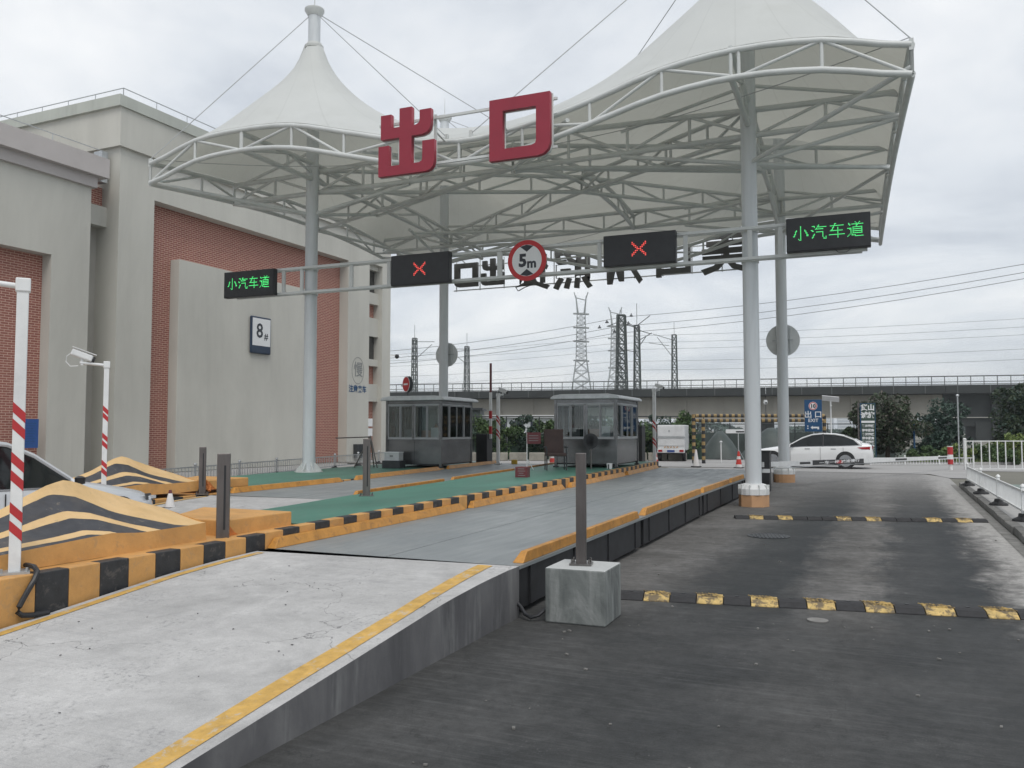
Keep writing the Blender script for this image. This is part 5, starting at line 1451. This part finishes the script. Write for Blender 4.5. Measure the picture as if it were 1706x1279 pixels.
# white box truck seen from the rear
t = thing('truck', 'white light truck seen from behind beside the striped height frame', 'truck', (-10.15, 41.5, .01), R(8))
t.scale = (.84, .84, .84)
MB().bb(-.80, .80, 0, 3.2, .62, 2.15).build('box_body', 'truck_white', t, bevel=.04)
MB().bb(-.72, .72, 3.3, 4.7, .5, 2.0).build('cab', 'truck_white', t, bevel=.1)
MB().bb(-.76, .76, -.02, .0, 1.48, 2.08).build('rear_door', 'truck_white', t, bevel=.01)
MB().bb(-.76, .76, -.03, .0, .92, 1.38).build('rear_door', 'truck_white', t, bevel=.01)
MB().bb(-.81, .81, -.06, .0, 1.38, 1.46).build('crossbar', 'galvanised', t)
MB().bb(-.80, .80, -.12, .05, .50, .72).build('bumper', 'truck_white', t, bevel=.02)
for i in range(5): MB().box((-.36 + i * .18, -.035, .84), (.10, .01, .05), ry=.5 if i % 2 else -.5).build('hazard_mark', 'guard_orange', t)
MB().bb(-.22, .22, -.135, -.12, .54, .67).build('number_plate', 'plate_blue', t)
for k in (-1, 1):
    MB().bb(k * .62 - .12, k * .62 + .12, -.14, -.10, .56, .68).build('tail_lamp', 'tail_red', t)
    MB().cyl((k * .62, .6, .36), (k * .80, .6, .36), .36, n=24).build('wheel', 'tyre', t)
    MB().cyl((k * .62, 3.9, .36), (k * .80, 3.9, .36), .36, n=24).build('wheel', 'tyre', t)
    MB().bb(k * .88 - .06, k * .88 + .06, 3.9, 3.98, 1.4, 1.7).build('wing_mirror', 'black_plastic', t)
MB().bb(-.7, .7, .1, 4.4, .42, .60).build('chassis', 'black_plastic', t)
MB().lathe((-.1, -.03, 1.80), [(.055, 0), (.055, .012)], 16, 'Y').build('emblem', 'galvanised', t)

# ---------------------------------------------------------------- height frame, signs in the street
t = thing('height_gate', 'black and yellow striped height limit frame over the lane mouth', 'height frame', (-8.5, 39.6, 0))
def stripes(p0, p1, r, seg, parent, nm='band'):
    p0, p1 = Vector(p0), Vector(p1); L = (p1 - p0).length; n = max(1, int(round(L / seg)))
    for i in range(n):
        bar(nm, p0.lerp(p1, i / n), p0.lerp(p1, (i + 1) / n), r, 'gate_yellow' if i % 2 else 'black_paint', parent, True, n=10)
for x, yy in ((-8.60, 39.6), (-8.18, 39.75)): stripes((x, yy, 0), (x, yy, 2.3 if x < -8.4 else 2.05), .085, .17, t)
for z in (2.02, 2.24): stripes((-8.65, 39.6, z), (-3.0, 42.2, z), .085, .14, t)
stripes((-3.0, 42.2, 0), (-3.0, 42.2, 2.25), .085, .17, t)

t = thing('exit_sign', 'blue exit sign with a speed limit ring and an arrow', 'sign', (-3.28, 39.7, 0), -0.04)
bar('pole', (.0, .04, 0), (0, .04, 2.9), .03, 'galvanised', t)
MB().bb(-.37, .37, -.02, .02, 1.50, 2.92).build('board', 'sign_blue', t, bevel=.01)
fr_ = MB()
for z in (1.54, 2.88): fr_.bb(-.34, .34, -.026, -.021, z - .008, z + .008)
for x in (-.335, .335): fr_.bb(x - .008, x + .008, -.026, -.021, 1.56, 2.86)
fr_.build('border_line', 'sign_blue', t)
def sdisc(r, y, m, nm): 
    MB().cyl((0, y, 2.64), (0, y - .004, 2.64), r, n=28).build(nm, m, t)
sdisc(.185, -.022, 'print_white', 'ring'); sdisc(.17, -.027, 'sign_red', 'red_ring'); sdisc(.138, -.032, 'print_white', 'ring_face')
put_flat(text_mesh('10', .23, .003, bold=.012), 'digits', 'print_dark', (0, -.040, 2.63), parent=t, world=False)
put_flat(text_mesh('出 口', .33, .003, bold=.004), 'lettering', 'print_white', (0, -.026, 2.24), parent=t, world=False)
put_flat(text_mesh('EXIT', .21, .003, bold=.003), 'lettering', 'print_white', (0, -.026, 1.99), parent=t, world=False)
put_flat(shape_mesh([[(-.12, 0), (-.02, .08), (-.02, .035), (.24, .035), (.24, -.08), (.17, -.08), (.17, -.035), (-.02, -.035), (-.02, -.08)]], .003, 'arrow'), 'arrow', 'print_white', (0, -.026, 1.68), parent=t, world=False)
for z in (1.62, 1.72): MB().bb(-.26, -.21, -.028, -.022, z, z + .05).build('dot', 'print_white', t)

def solar_lamp(label, loc, h, tilt=.5, sc=1.0):
    t = thing('solar_lamp', label, 'solar lamp', loc, 0, 'solar lamp posts')
    bar('pole', (0, 0, 0), (0, 0, h), .03, 'white_paint', t)
    p = MB().box((0, 0, h + .08), (.62 * sc, .36 * sc, .025), rx=-tilt, ry=.12).build('solar_panel', 'solar_panel', t)
    MB().box((0, .0, h + .065), (.66 * sc, .40 * sc, .02), rx=-tilt, ry=.12).build('panel_frame', 'print_white', t)
    MB().box((.02, -.12, h - .25), (.06, .3, .04)).build('lamp_head', 'white_paint', t)
    return t
solar_lamp('white solar lamp post right behind the blue exit sign', (-2.60, 40.6, 0), 2.92, sc=1.1)
solar_lamp('small solar lamp post between the left booth and the hedge', (-20.6, 38.6, 0), 2.3)

t = thing('text_board', 'tall narrow board of white characters in front of the dark tree', 'sign', (-1.15, 42.7, 0))
bar('pole', (-.38, 0, 0), (-.38, 0, 2.85), .035, 'post_steel', t)
MB().bb(-.30, .36, -.02, .02, .25, 2.82).build('board', 'sign_blue', t)
MB().bb(-.26, .34, -.028, -.021, .30, 2.80).build('backing', 'leaf_bluish', t)
for k, (s, z) in enumerate((('货山', 2.60), ('诚旅', 2.25))):
    put_flat(text_mesh(s, .30, .003, bold=.012), 'lettering', 'print_white', (.03, -.032, z), parent=t, world=False)
for k, z in enumerate((1.95, 1.75, 1.55, 1.36, 1.18, 1.0, .82, .64, .46)):
    if k == 0: MB().bb(-.25, .32, -.034, -.029, z - .05, z + .05).build('white_strip', 'print_white', t)
    else: put_flat(text_mesh('物流园区' if k % 2 else '停车服务', .13, .003, bold=.006), 'lettering', 'print_white', (.03, -.032, z), parent=t, world=False)

t = thing('barrier_board', 'thin white board on a stand under the striped frame', 'sign', (-6.45, 39.0, 0))
bar('pole', (0, 0, 0), (0, 0, 1.5), .025, 'galvanised', t)
MB().bb(-.55, .28, -.02, .02, 1.42, 1.60).build('board', 'print_white', t); MB().bb(-.1, .27, -.026, -.021, 1.46, 1.52).build('dark_strip', 'black_paint', t)
bar('stay', (0, .02, .7), (.35, .02, 0), .012, 'galvanised', t)
t = thing('lamp_bollard', 'thin white pole with a round head under the striped frame', 'bollard', (-7.6, 41.0, 0))
bar('pole', (0, 0, 0), (0, 0, .95), .03, 'white_paint', t); MB().lathe((0, 0, .95), [(.03, 0), (.07, .05), (.03, .1)], 12).build('head', 'print_white', t)

t = thing('street_lamp', 'thin dark lamp pole in front of the viaduct pier on the right', 'lamp pole', (2.60, 42.4, 0))
bar('pole', (0, 0, 0), (0, 0, 3.05), .03, 'galvanised', t); MB().lathe((0, 0, 3.05), [(.04, 0), (.07, .05), (.04, .12)], 10).build('lamp_head', 'galvanised', t)
t = thing('fence_pole', 'dark green steel pole beside the dark tree', 'pole', (.85, 44.5, 0))
bar('pole', (0, 0, 0), (0, 0, 2.05), .045, 'sign_blue', t)
t = thing('small_camera', 'tiny white camera fixed to the near right mast', 'camera', (-2.47, 18.1, 2.16))
MB().lathe((.04, 0, 0), [(.03, -.04), (.045, 0), (.03, .05)], 10).build('housing', 'white_paint', t, smooth=True); MB().lathe((.06, -.03, -.01), [(.018, 0), (.018, .02)], 8, 'Y').build('lens', 'black_plastic', t)

# ---------------------------------------------------------------- concrete blocks and hedge at the far kerb
fe = thing('netting_fence', 'dark green netting fence beyond the booths with a shed behind', 'fence', (-15, 41.2, 0))
def ln(a, b, n):
    a, b = Vector(a), Vector(b); return [a.lerp(b, i / n) for i in range(n + 1)]
P = ln((-23.5, 38.4, 0), (-9.2, 44.8, 0), 9)
for i, p in enumerate(P):
    bar('post', p, p + Vector((0, 0, 2.3)), .03, 'dark_metal', fe, True, n=6)
bar('top_rail', P[0] + Vector((0, 0, 2.28)), P[-1] + Vector((0, 0, 2.28)), .03, 'dark_metal', fe, True, n=6)
for i in range(9):
    a, b = P[i], P[i + 1]
    m_ = MB(); rz_ = math.atan2(b.y - a.y, b.x - a.x)
    m_.box((a + b) / 2 + Vector((0, 0, .68)), ((b - a).length - .08, .02, 1.34), rz=rz_)
    m_.build('net_panel', 'netting', fe, world=True)
Pk = ln((-23.5, 36.7, 0), (-9.6, 42.6, 0), 15)
for i in range(15):
    a, b = Pk[i], Pk[i + 1]
    ordn = ['first', 'second', 'third', 'fourth', 'fifth', 'sixth', 'seventh', 'eighth', 'ninth', 'tenth', 'eleventh', 'twelfth', 'thirteenth', 'fourteenth', 'last'][i]
    t = tag(MB().box((a + b) / 2 + Vector((0, 0, .21)), ((b - a).length * .93, .3, .42), rz=math.atan2(b.y - a.y, b.x - a.x)).build('concrete_barrier', 'stone_barrier', bevel=.04),
            ordn + ' concrete barrier block from the left before the netting fence', 'barrier block', 'concrete barrier blocks before the fence')

def foliage(name, label, cat, c, rad, n, leaf, mat, trunk=None, group=None, seed=0, clumps=26, mat2=None, flat=1.0):
    rn = np.random.default_rng(seed)
    t = thing(name, label, cat, (c[0], c[1], 0), 0, group)
    rx, ry, rz_ = rad
    cc = rn.normal(size=(clumps, 3)); cc /= np.linalg.norm(cc, axis=1)[:, None]; cc *= rn.uniform(.35, .95, (clumps, 1))
    cc *= np.array([rx, ry, rz_]); cr_ = rn.uniform(.22, .42, clumps) * min(rx, rz_)
    def leaves(k, nm, mt):
        ci = rn.integers(0, clumps, k)
        d = rn.normal(size=(k, 3)); d /= np.linalg.norm(d, axis=1)[:, None]; d *= (rn.uniform(0.35, 1, (k, 1)) ** .5)
        p = cc[ci] + d * cr_[ci][:, None] * np.array([1, 1, .85])
        a = rn.normal(size=(k, 3)); a /= np.linalg.norm(a, axis=1)[:, None]
        b = np.cross(a, rn.normal(size=(k, 3))); b /= np.linalg.norm(b, axis=1)[:, None]
        s = leaf * rn.uniform(.6, 1.4, (k, 1))
        V4 = np.stack([p - a * s, p + b * s * .45, p + a * s, p - b * s * .45], 1).reshape(-1, 3)
        V4[:, 2] = np.maximum(V4[:, 2], -(c[2]) + .02)
        me = bpy.data.meshes.new(nm); me.vertices.add(4 * k); me.vertices.foreach_set('co', V4.astype(np.float32).ravel())
        me.loops.add(4 * k); me.loops.foreach_set('vertex_index', np.arange(4 * k, dtype=np.int32))
        me.polygons.add(k); me.polygons.foreach_set('loop_start', np.arange(0, 4 * k, 4, dtype=np.int32)); me.update(calc_edges=True)
        o = link_mesh(nm, me, t, mat=mt); o.location = (0, 0, c[2]); return o
    leaves(n, 'crown', mat)
    if mat2: leaves(n // 3, 'crown_tips', mat2)
    if trunk:
        MB().cyl((0, 0, 0), (rx * .08, 0, c[2]), trunk, trunk * .6, 8).build('trunk', 'dark_bark', t, smooth=True)
        for q in range(5):
            e_ = cc[q]; bar('limb', (0, 0, c[2] * .6), (e_[0] * .8, e_[1] * .8, c[2] + e_[2] * .8), trunk * .3, 'dark_bark', t, n=6)
    return t
# hedge plants on the fence
for i in range(11):
    f = i / 10.0; p = Vector((-21.0, 40.0, 0)).lerp(Vector((-10.3, 44.6, 0)), f)
    foliage('fence_shrub', ['first', 'second', 'third', 'fourth', 'fifth', 'sixth', 'seventh', 'eighth', 'ninth', 'tenth', 'last'][i] + ' leafy shrub from the left over the netting fence', 'shrub', (p.x, p.y - .35, 1.2 + .2 * math.sin(i * 2.1)), (1.0, .40, 1.15), 2400, .085, 'leaf_mid' if i % 3 else 'leaf_bluish', group='shrubs on the netting fence', seed=20 + i, mat2='leaf_dark')
# dark tree right of the text board, shrubs before the viaduct pier
foliage('tree', 'dense dark tree right behind the tall text board', 'tree', (-.35, 44.6, 1.75), (1.75, 1.1, 1.45), 9000, .085, 'leaf_dark', .12, seed=3, clumps=46, mat2='leaf_rosy')
foliage('tree', 'small dark tree left of the tall text board', 'tree', (-1.75, 45.4, 1.55), (.75, .7, 1.45), 3500, .08, 'leaf_dark', .07, seed=4, mat2='leaf_mid')
foliage('tree', 'bluish tree behind the fence right of the dark tree', 'tree', (2.6, 50, 1.2), (1.9, 1.0, 1.7), 6000, .10, 'leaf_bluish', .1, seed=5)
foliage('tree', 'dark tree against the viaduct pier near the right edge', 'tree', (6.2, 50, 1.8), (1.7, 1.0, 2.2), 7000, .10, 'leaf_dark', .1, seed=6, mat2='leaf_bluish')
foliage('tree', 'tall dark tree cut by the right edge of the picture', 'tree', (10.4, 49, 1.7), (1.9, 1.2, 2.0), 7000, .11, 'leaf_dark', .14, seed=7)
for i, (x, y_, z, rx, rz_, m_) in enumerate(((1.2, 44.4, .45, .9, .5, 'leaf_mid'), (2.6, 45, .42, .9, .45, 'leaf_bright'), (3.9, 45.2, .5, .9, .55, 'leaf_mid'), (5.0, 45.4, .7, .9, .7, 'leaf_bright'), (6.2, 45.6, .8, .8, .8, 'leaf_mid'), (7.3, 46, .7, .9, .8, 'leaf_bright'), (8.6, 46.4, .8, 1.0, .8, 'leaf_mid'), (4.6, 43.8, .35, .7, .35, 'leaf_mid'), (6.8, 44.4, .4, .8, .4, 'leaf_bright'))):
    lab = ['low green bush beside the dark green pole', 'low yellow green bush before the tall lamp pole', 'low green bush behind the striped post', 'yellow green bush behind the start of the tall railing', 'green bush behind the tall railing', 'yellow green bush behind the tall railing, further right', 'green bush at the right edge behind the railing', 'small green bush at the foot of the tall railing', 'small yellow green bush at the foot of the railing on the right'][i]
    foliage('bush', lab, 'bush', (x, y_, z), (rx, .5, rz_), 1600, .075, m_, group='bushes before the viaduct pier', seed=40 + i)
gr = MB(); rg2 = random.Random(5)
for i in range(2600):
    x = rg2.uniform(-1.2, 10.5); y_ = 43.2 + (x + 1.2) * .33 + rg2.uniform(-.3, 2.0); h = rg2.uniform(.08, .30)
    a = rg2.uniform(0, 6.28); dx, dy = math.cos(a) * .025, math.sin(a) * .025; lx, ly = rg2.uniform(-.08, .08), rg2.uniform(-.08, .08)
    gr.add([(x - dx, y_ - dy, 0), (x + dx, y_ + dy, 0), (x + lx, y_ + ly, h)], [(0, 1, 2)])
tag(gr.build('verge_grass', 'leaf_bright'), 'rough grass on the verge beyond the far street edge', 'grass', kind='stuff')
sheet('verge', [(-1.5, 42.9), (14, 48), (30, 75), (-5, 75)], 0.006, 'leaf_dark')

# far kerb of the street
kb = thing('kerb', 'pale kerb along the far side of the cross street', 'kerb', (0, 41.8, 0))
P = ln((-2.2, 40.8, .06), (14, 48.0, .06), 10)
for i in range(10):
    a, b = P[i], P[i + 1]; MB().box((a + b) / 2, ((b - a).length - .01, .2, .13), rz=math.atan2(b.y - a.y, b.x - a.x)).build('kerb_stone', 'footpath', kb, world=True)

# dark tarpaulin heaps under the frame, sheds, elevated road far off
for i, (x, y_, w, h) in enumerate(((-6.0, 46.5, 2.6, 1.7), (-3.4, 47.5, 2.4, 1.5), (-8.6, 46.2, 1.8, 1.5))):
    n_ = 14; vs = []; fs = []
    rn = random.Random(i)
    for a in range(n_):
        for b in range(8):
            u, v = a / (n_ - 1) * 2 - 1, b / 7 * 2 - 1
            vs.append((u * w / 1.6, v * 1.2, h * max(0, (1 - abs(u) ** 1.5)) * max(0, 1 - abs(v) ** 2.5) + rn.uniform(0, .05)))
    for a in range(n_ - 1):
        for b in range(7): fs.append((a * 8 + b, (a + 1) * 8 + b, (a + 1) * 8 + b + 1, a * 8 + b + 1))
    o = MB().add(vs, fs).build('covered_heap', 'tarpaulin', smooth=True); o.location = (x, y_, 0)
    tag(o, ['heap under a dark tarpaulin below the striped frame', 'low tarpaulin heap behind the white sedan', 'tarpaulin heap right of the white truck'][i], 'covered heap')
df = thing('mesh_fence', 'dark mesh fence behind the street under the striped frame', 'fence', (-5.5, 49.5, 0))
P = ln((-10.2, 48.0, 0), (0.0, 51.5, 0), 6)
for p in P: bar('post', p, p + Vector((0, 0, 1.95)), .03, 'dark_metal', df, True, n=6)
bar('top_rail', P[0] + Vector((0, 0, 1.9)), P[-1] + Vector((0, 0, 1.9)), .025, 'dark_metal', df, True, n=6)
for i in range(6):
    a, b = P[i], P[i + 1]
    MB().box((a + b) / 2 + Vector((0, 0, .72)), ((b - a).length - .06, .02, 1.4), rz=math.atan2(b.y - a.y, b.x - a.x)).build('panel', 'tarpaulin', df, world=True)
t = thing('shed', 'pale shed with window openings behind the netting fence', 'shed', (-28.5, 62, -.35), .4)
MB().bb(-4.5, 4.5, 0, 6, 0, 2.9).build('wall', 'shed_wall', t)
MB().bb(-4.7, 4.7, -.3, 6.3, 2.9, 3.1).build('roof', 'alu_back', t)
for i in range(6): MB().bb(-4.0 + i * 1.45, -3.1 + i * 1.45, -.03, 0, 1.7, 2.6).build('window', 'solar_panel', t)
t = thing('dark_container', 'long dark green shed behind the left booth', 'shed', (-31, 60, 0), .4)
MB().bb(-6, 1, -2.5, 3, 0, 3.1).build('wall', 'tarpaulin', t); MB().bb(-6.2, 1.2, -2.7, 3.2, 3.1, 3.25).build('roof', 'dark_metal', t)

# ---------------------------------------------------------------- railway viaduct
VA, VB = Vector((-76.48, 119.25, 0)), Vector((16.15, 133.84, 0))
vu = (VB - VA).normalized(); vn = Vector((-vu.y, vu.x, 0))     # vn points away from the camera side
if vn.y < 0: vn = -vn
via = thing('viaduct', 'long grey railway viaduct crossing behind the yard', 'viaduct', VA)
vz = math.atan2(vu.y, vu.x)
def vbox(name, s0, s1, n0, n1, z0, z1, mat, parent=via):
    c = VA + vu * (s0 + s1) / 2 + vn * (n0 + n1) / 2
    return MB().box((c.x, c.y, (z0 + z1) / 2), (s1 - s0, n1 - n0, z1 - z0), rz=vz).build(name, mat, parent, world=True)
SPAN = 24.0; s = -60.0; k = 0
VZ0, VZ1, VZ2, VZ3 = 3.32, 6.5, 7.75, 8.98
while s < 190:
    right = s > 78  # right spans use the darker concrete, shadow put into the colour
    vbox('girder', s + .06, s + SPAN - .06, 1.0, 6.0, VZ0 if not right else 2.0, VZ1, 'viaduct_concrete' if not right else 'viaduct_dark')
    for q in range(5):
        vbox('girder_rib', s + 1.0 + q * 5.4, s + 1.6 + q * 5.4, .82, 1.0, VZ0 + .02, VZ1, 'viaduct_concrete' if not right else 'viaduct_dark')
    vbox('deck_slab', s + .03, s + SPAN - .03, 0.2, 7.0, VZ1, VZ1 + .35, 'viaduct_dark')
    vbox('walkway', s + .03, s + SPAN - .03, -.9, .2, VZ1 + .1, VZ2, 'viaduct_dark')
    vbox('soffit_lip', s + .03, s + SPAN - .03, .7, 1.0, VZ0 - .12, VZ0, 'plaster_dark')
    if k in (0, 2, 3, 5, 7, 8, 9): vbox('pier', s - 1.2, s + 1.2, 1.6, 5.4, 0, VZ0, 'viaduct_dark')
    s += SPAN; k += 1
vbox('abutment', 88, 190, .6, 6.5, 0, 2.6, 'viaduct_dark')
for q in range(17): vbox('abutment_rib', 90 + q * 5.5, 91.2 + q * 5.5, .2, .6, .2, 6.4, 'viaduct_dark')
# railings on the edge
for z in (VZ3, VZ2 + .45, VZ2 + .12):
    a = VA + vu * -60 - vn * .8; b = VA + vu * 190 - vn * .8
    bar('handrail', (a.x, a.y, z), (b.x, b.y, z), .075 if z == VZ3 else .05, 'viaduct_rail', via, True, n=6)
for i in range(150):
    p = VA + vu * (-58 + i * 1.65) - vn * .8
    bar('rail_post', (p.x, p.y, VZ1 + .1), (p.x, p.y, VZ3), .055, 'viaduct_rail', via, True, n=5)
for i in range(60):
    p = VA + vu * (-58 + i * 4.1) - vn * .93
    MB().box((p.x, p.y, (VZ1 + VZ2) / 2 + .05), (.12, .06, VZ2 - VZ1 - .15), rz=vz).build('bracket', 'viaduct_rail', via, world=True)

# ---------------------------------------------------------------- lattice masts and pylons
def lattice(t, w0, w1, z0, z1, n, r, mat, cx=0, cy=0):
    for sx_, sy_ in ((-1, -1), (1, -1), (1, 1), (-1, 1)):
        bar('corner_leg', (cx + sx_ * w0, cy + sy_ * w0, z0), (cx + sx_ * w1, cy + sy_ * w1, z1), r, mat, t, n=5)
    c = [(-1, -1), (1, -1), (1, 1), (-1, 1)]
    m = MB()
    for i in range(n):
        za, zb_ = z0 + (z1 - z0) * i / n, z0 + (z1 - z0) * (i + 1) / n
        wa, wb = w0 + (w1 - w0) * i / n, w0 + (w1 - w0) * (i + 1) / n
        for q in range(4):
            a, b = c[q], c[(q + 1) % 4]
            m.cyl((cx + a[0] * wa, cy + a[1] * wa, za), (cx + b[0] * wb, cy + b[1] * wb, zb_), r * .6, n=4, cap=False)
            m.cyl((cx + b[0] * wa, cy + b[1] * wa, za), (cx + a[0] * wb, cy + a[1] * wb, zb_), r * .6, n=4, cap=False)
            m.cyl((cx + a[0] * wb, cy + a[1] * wb, zb_), (cx + b[0] * wb, cy + b[1] * wb, zb_), r * .6, n=4, cap=False)
    m.build('lattice_bracing', mat, t)
def pylon(label, x, y, H_, sc):
    t = thing('pylon', label, 'pylon', (x, y, 0), .35, 'far power pylons')
    m = 'pylon_steel'
    zw = H_ * .52
    lattice(t, 6.6 * sc, 2.3 * sc, 0, zw, 7, .26 * sc, m)
    lattice(t, 2.3 * sc, 1.7 * sc, zw, H_ * .86, 10, .20 * sc, m)
    for z in (zw, H_ * .66, H_ * .76, H_ * .86):
        for q in (-1, 1):
            bar('cross_arm', (-3.4 * sc, q * .9 * sc, z), (3.4 * sc, q * .9 * sc, z - .4), .28 * sc, m, t, n=5)
    for q in (-1, 1):
        bar('top_fork', (q * 1.2 * sc, 0, H_ * .86), (q * 2.3 * sc, 0, H_ * .99), .28 * sc, m, t, n=5)
        bar('top_fork', (q * 1.7 * sc, 0, H_ * .86), (q * 2.2 * sc, 0, H_ * .97), .2 * sc, m, t, n=5)
        bar('top_horn', (q * 2.2 * sc, 0, H_ * .97), (q * 3.0 * sc, 0, H_ * 1.015), .24 * sc, m, t, n=5)
    bar('top_beam', (-2.2 * sc, 0, H_ * .975), (2.2 * sc, 0, H_ * .955), .24 * sc, m, t, n=5)
    return t
pylon('tall pale lattice pylon, the leftmost of the two far ones', -141.05, 393.86, 69.0, 1.15)
pylon('pale lattice pylon half hidden by the dark rail masts', -155.57, 496.84, 76.0, 1.35)

def rail_mast(label, x, y, ztop, w, arms=(), spike=0.0, mat='mast_steel_dark', z0=6.5, n=9):
    t = thing('rail_mast', label, 'lattice mast', (x, y, 0), 0.1, 'lattice masts along the railway')
    lattice(t, w * 1.15, w * .8, z0, ztop, n, w * .14 + .03, mat)
    MB().box((0, 0, ztop + .05), (w * 1.8, w * 1.8, .12)).build('cap_plate', mat, t)
    if spike: bar('spike', (0, 0, ztop), (0, 0, ztop + spike), .05, mat, t, n=5)
    for (x0, z_, x1, z1) in arms: bar('arm', (x0, 0, z_), (x1, -.2, z1), .07, mat, t, n=5)
    return t
rail_mast('thick dark lattice mast right before the far pylons', -43.92, 143.82, 21.9, .80, ((0, 20.5, 3.2, 19.4), (0, 15.8, 3.0, 15.2), (0, 20.9, -2.6, 20.0)), 1.2)
rail_mast('slimmer dark lattice mast close right of the thick one', -41.30, 144.6, 20.0, .50, ((0, 19.6, -2.2, 21.0), (0, 19.3, 2.6, 18.4), (0, 15.8, 1.6, 17.9), (0, 17.2, 2.7, 18.6), (0, 20.0, 2.4, 21.7)), 4.0)
rail_mast('dark lattice mast with a left arm, in the gap before the right mast', -47.18, 197.08, 24.0, .60, ((0, 22.7, -5.0, 24.4), (0, 18.2, -4.0, 23.6), (-1.2, 21.5, -6.0, 22.3)), 3.0)
rail_mast('lattice mast with a right arm, just left of the rear left column', -103.38, 171.59, 23.2, .55, ((0, 22.4, 5.2, 22.2), (0, 18.0, 4.6, 21.6)), 3.2)
rail_mast('lattice mast with a left arm, just right of the rear left column', -96.72, 185.68, 22.2, .55, ((0, 21.6, -5.2, 21.8), (0, 17.8, -4.4, 21.2)), 3.4)

def wire(label, pts, sag, r=.05, name='power_wire'):
    out = []
    for (a, b) in zip(pts[:-1], pts[1:]):
        a, b = Vector(a), Vector(b)
        for k in range(12):
            f = k / 12; p = a.lerp(b, f); p.z -= sag * 4 * f * (1 - f); out.append(p)
    out.append(Vector(pts[-1]))
    o = MB().tube(out, r, 4).build(name, 'wire_dark'); 
    return tag(o, label, 'wire', 'overhead wires above the viaduct')
m1 = (-43.9, 143.8)
wl_ = [(21.6, 15.0, 25.0), (20.0, 13.8, 24.2), (18.8, 12.9, 23.6)]
for i, (zc_, zl_, zr_) in enumerate(wl_):
    lab = ['topmost', 'middle', 'lowest'][i]
    wire(lab + ' of the three dark wires slanting down left from the thick mast', [(-85, 122, zl_ - .2), (m1[0] - .5 * i, m1[1], zc_)], .8, .036)
    wire(lab + ' of the three dark wires running right from the thick mast', [(m1[0] + .5 * i, m1[1], zc_), (45, 118, zr_ + 1.2)], 1.8, .036)
for i, z in enumerate((18.9, 17.6, 16.4, 14.2, 12.6)):
    wire('thin faint catenary wire %s over the viaduct' % ['well above', 'high', 'midway', 'low', 'lowest'][i], [(-120, 150, z - 1.2), (-47, 150, z), (60, 150, z + 1.0)], .9, .022, 'catenary_wire')
for i, (dx, z) in enumerate(((-2.6, 20.9), (-4.0, 20.0), (-1.2, 19.1), (1.9, 21.8), (3.2, 19.7), (1.4, 20.4))):
    o = MB().lathe((m1[0] + dx, m1[1] - .3, z), [(.36, -.25), (.30, -.1), (.12, .1), (.05, .35)], 8).build('insulator', 'wire_dark')
    tag(o, ['insulator on the upper left wire', 'insulator on the middle left wire', 'insulator on the lower left wire', 'insulator on the upper right wire', 'insulator on the lower right wire', 'insulator between the two dark masts'][i], 'insulator', 'insulators round the thick mast')

# ---------------------------------------------------------------- far skyline and tree belt
rs = random.Random(9)
for i, (x, w, h, m_) in enumerate(((-250, 26, 46, 'far_building'), (-222, 22, 40, 'far_building'), (-196, 30, 26, 'far_building_warm'), (-160, 24, 42, 'far_building'), (-128, 30, 44, 'far_building'), (-92, 28, 36, 'far_building'), (-60, 24, 50, 'far_building'), (-22, 36, 40, 'far_building_warm'), (20, 30, 44, 'far_building'), (-330, 30, 30, 'far_building'), (-380, 40, 34, 'far_building'))):
    t = thing('tower_block', ['pale bluish', 'light grey', 'cream', 'faded blue', 'pale wide', 'low pale', 'slim pale', 'broad cream', 'grey', 'distant low', 'distant broad'][i] + ' tower block on the skyline under the viaduct', 'building', (x, 1250, 0), 0, 'tower blocks on the skyline')
    MB().bb(-w / 2, w / 2, 0, 20, 0, h * .62).build('wall', m_, t)
    MB().bb(-w / 5, w / 5, 2, 14, h * .62, h * .68).build('roof_house', m_, t)
    g = MB()
    for q in range(int(h * .62 / 4)): g.bb(-w / 2 + 1, w / 2 - 1, -.12, 0, 2 + q * 4, 3.4 + q * 4)
    g.build('window_band', 'alu_back', t)
rn = np.random.default_rng(77)
K = 26000
px = rn.uniform(-420, 160, K); py = 330 + rn.uniform(0, 30, K); hh = 3.0 + 1.6 * np.sin(px * .05) + 1.1 * np.sin(px * .17 + 1)
pz = rn.uniform(0, 1, K) ** .6 * np.maximum(hh, 1.2)
a = rn.normal(size=(K, 3)); a /= np.linalg.norm(a, axis=1)[:, None]; b = np.cross(a, rn.normal(size=(K, 3))); b /= np.linalg.norm(b, axis=1)[:, None]
p = np.stack([px, py, pz], 1); s_ = rn.uniform(.5, 1.0, (K, 1))
V4 = np.stack([p - a * s_, p + b * s_ * .6, p + a * s_, p - b * s_ * .6], 1).reshape(-1, 3)
me = bpy.data.meshes.new('far_tree_belt'); me.from_pydata(V4.tolist(), [], np.arange(4 * K).reshape(-1, 4).tolist()); me.update()
o = link_mesh('far_tree_belt', me, mat='leaf_bluish'); tag(o, 'belt of far trees under the viaduct on the horizon', 'tree belt', kind='stuff')

# ---------------------------------------------------------------- the air: one even, thin haze round everything
hz = bpy.data.materials.new('haze_air'); hz.use_nodes = True
hn = hz.node_tree.nodes; hn.clear()
ho = hn.new('ShaderNodeOutputMaterial'); hv = hn.new('ShaderNodeVolumePrincipled')
hv.inputs['Color'].default_value = (0.86, 0.91, 0.95, 1)
hv.inputs['Density'].default_value = 0.00045
hz.node_tree.links.new(hv.outputs[0], ho.inputs['Volume'])
M['haze_air'] = hz
tag(MB().bb(-760, 700, -160, 1500, -1.1, 84).build('haze', 'haze_air'), 'thin even haze in the air over the whole yard', 'haze', kind='stuff')
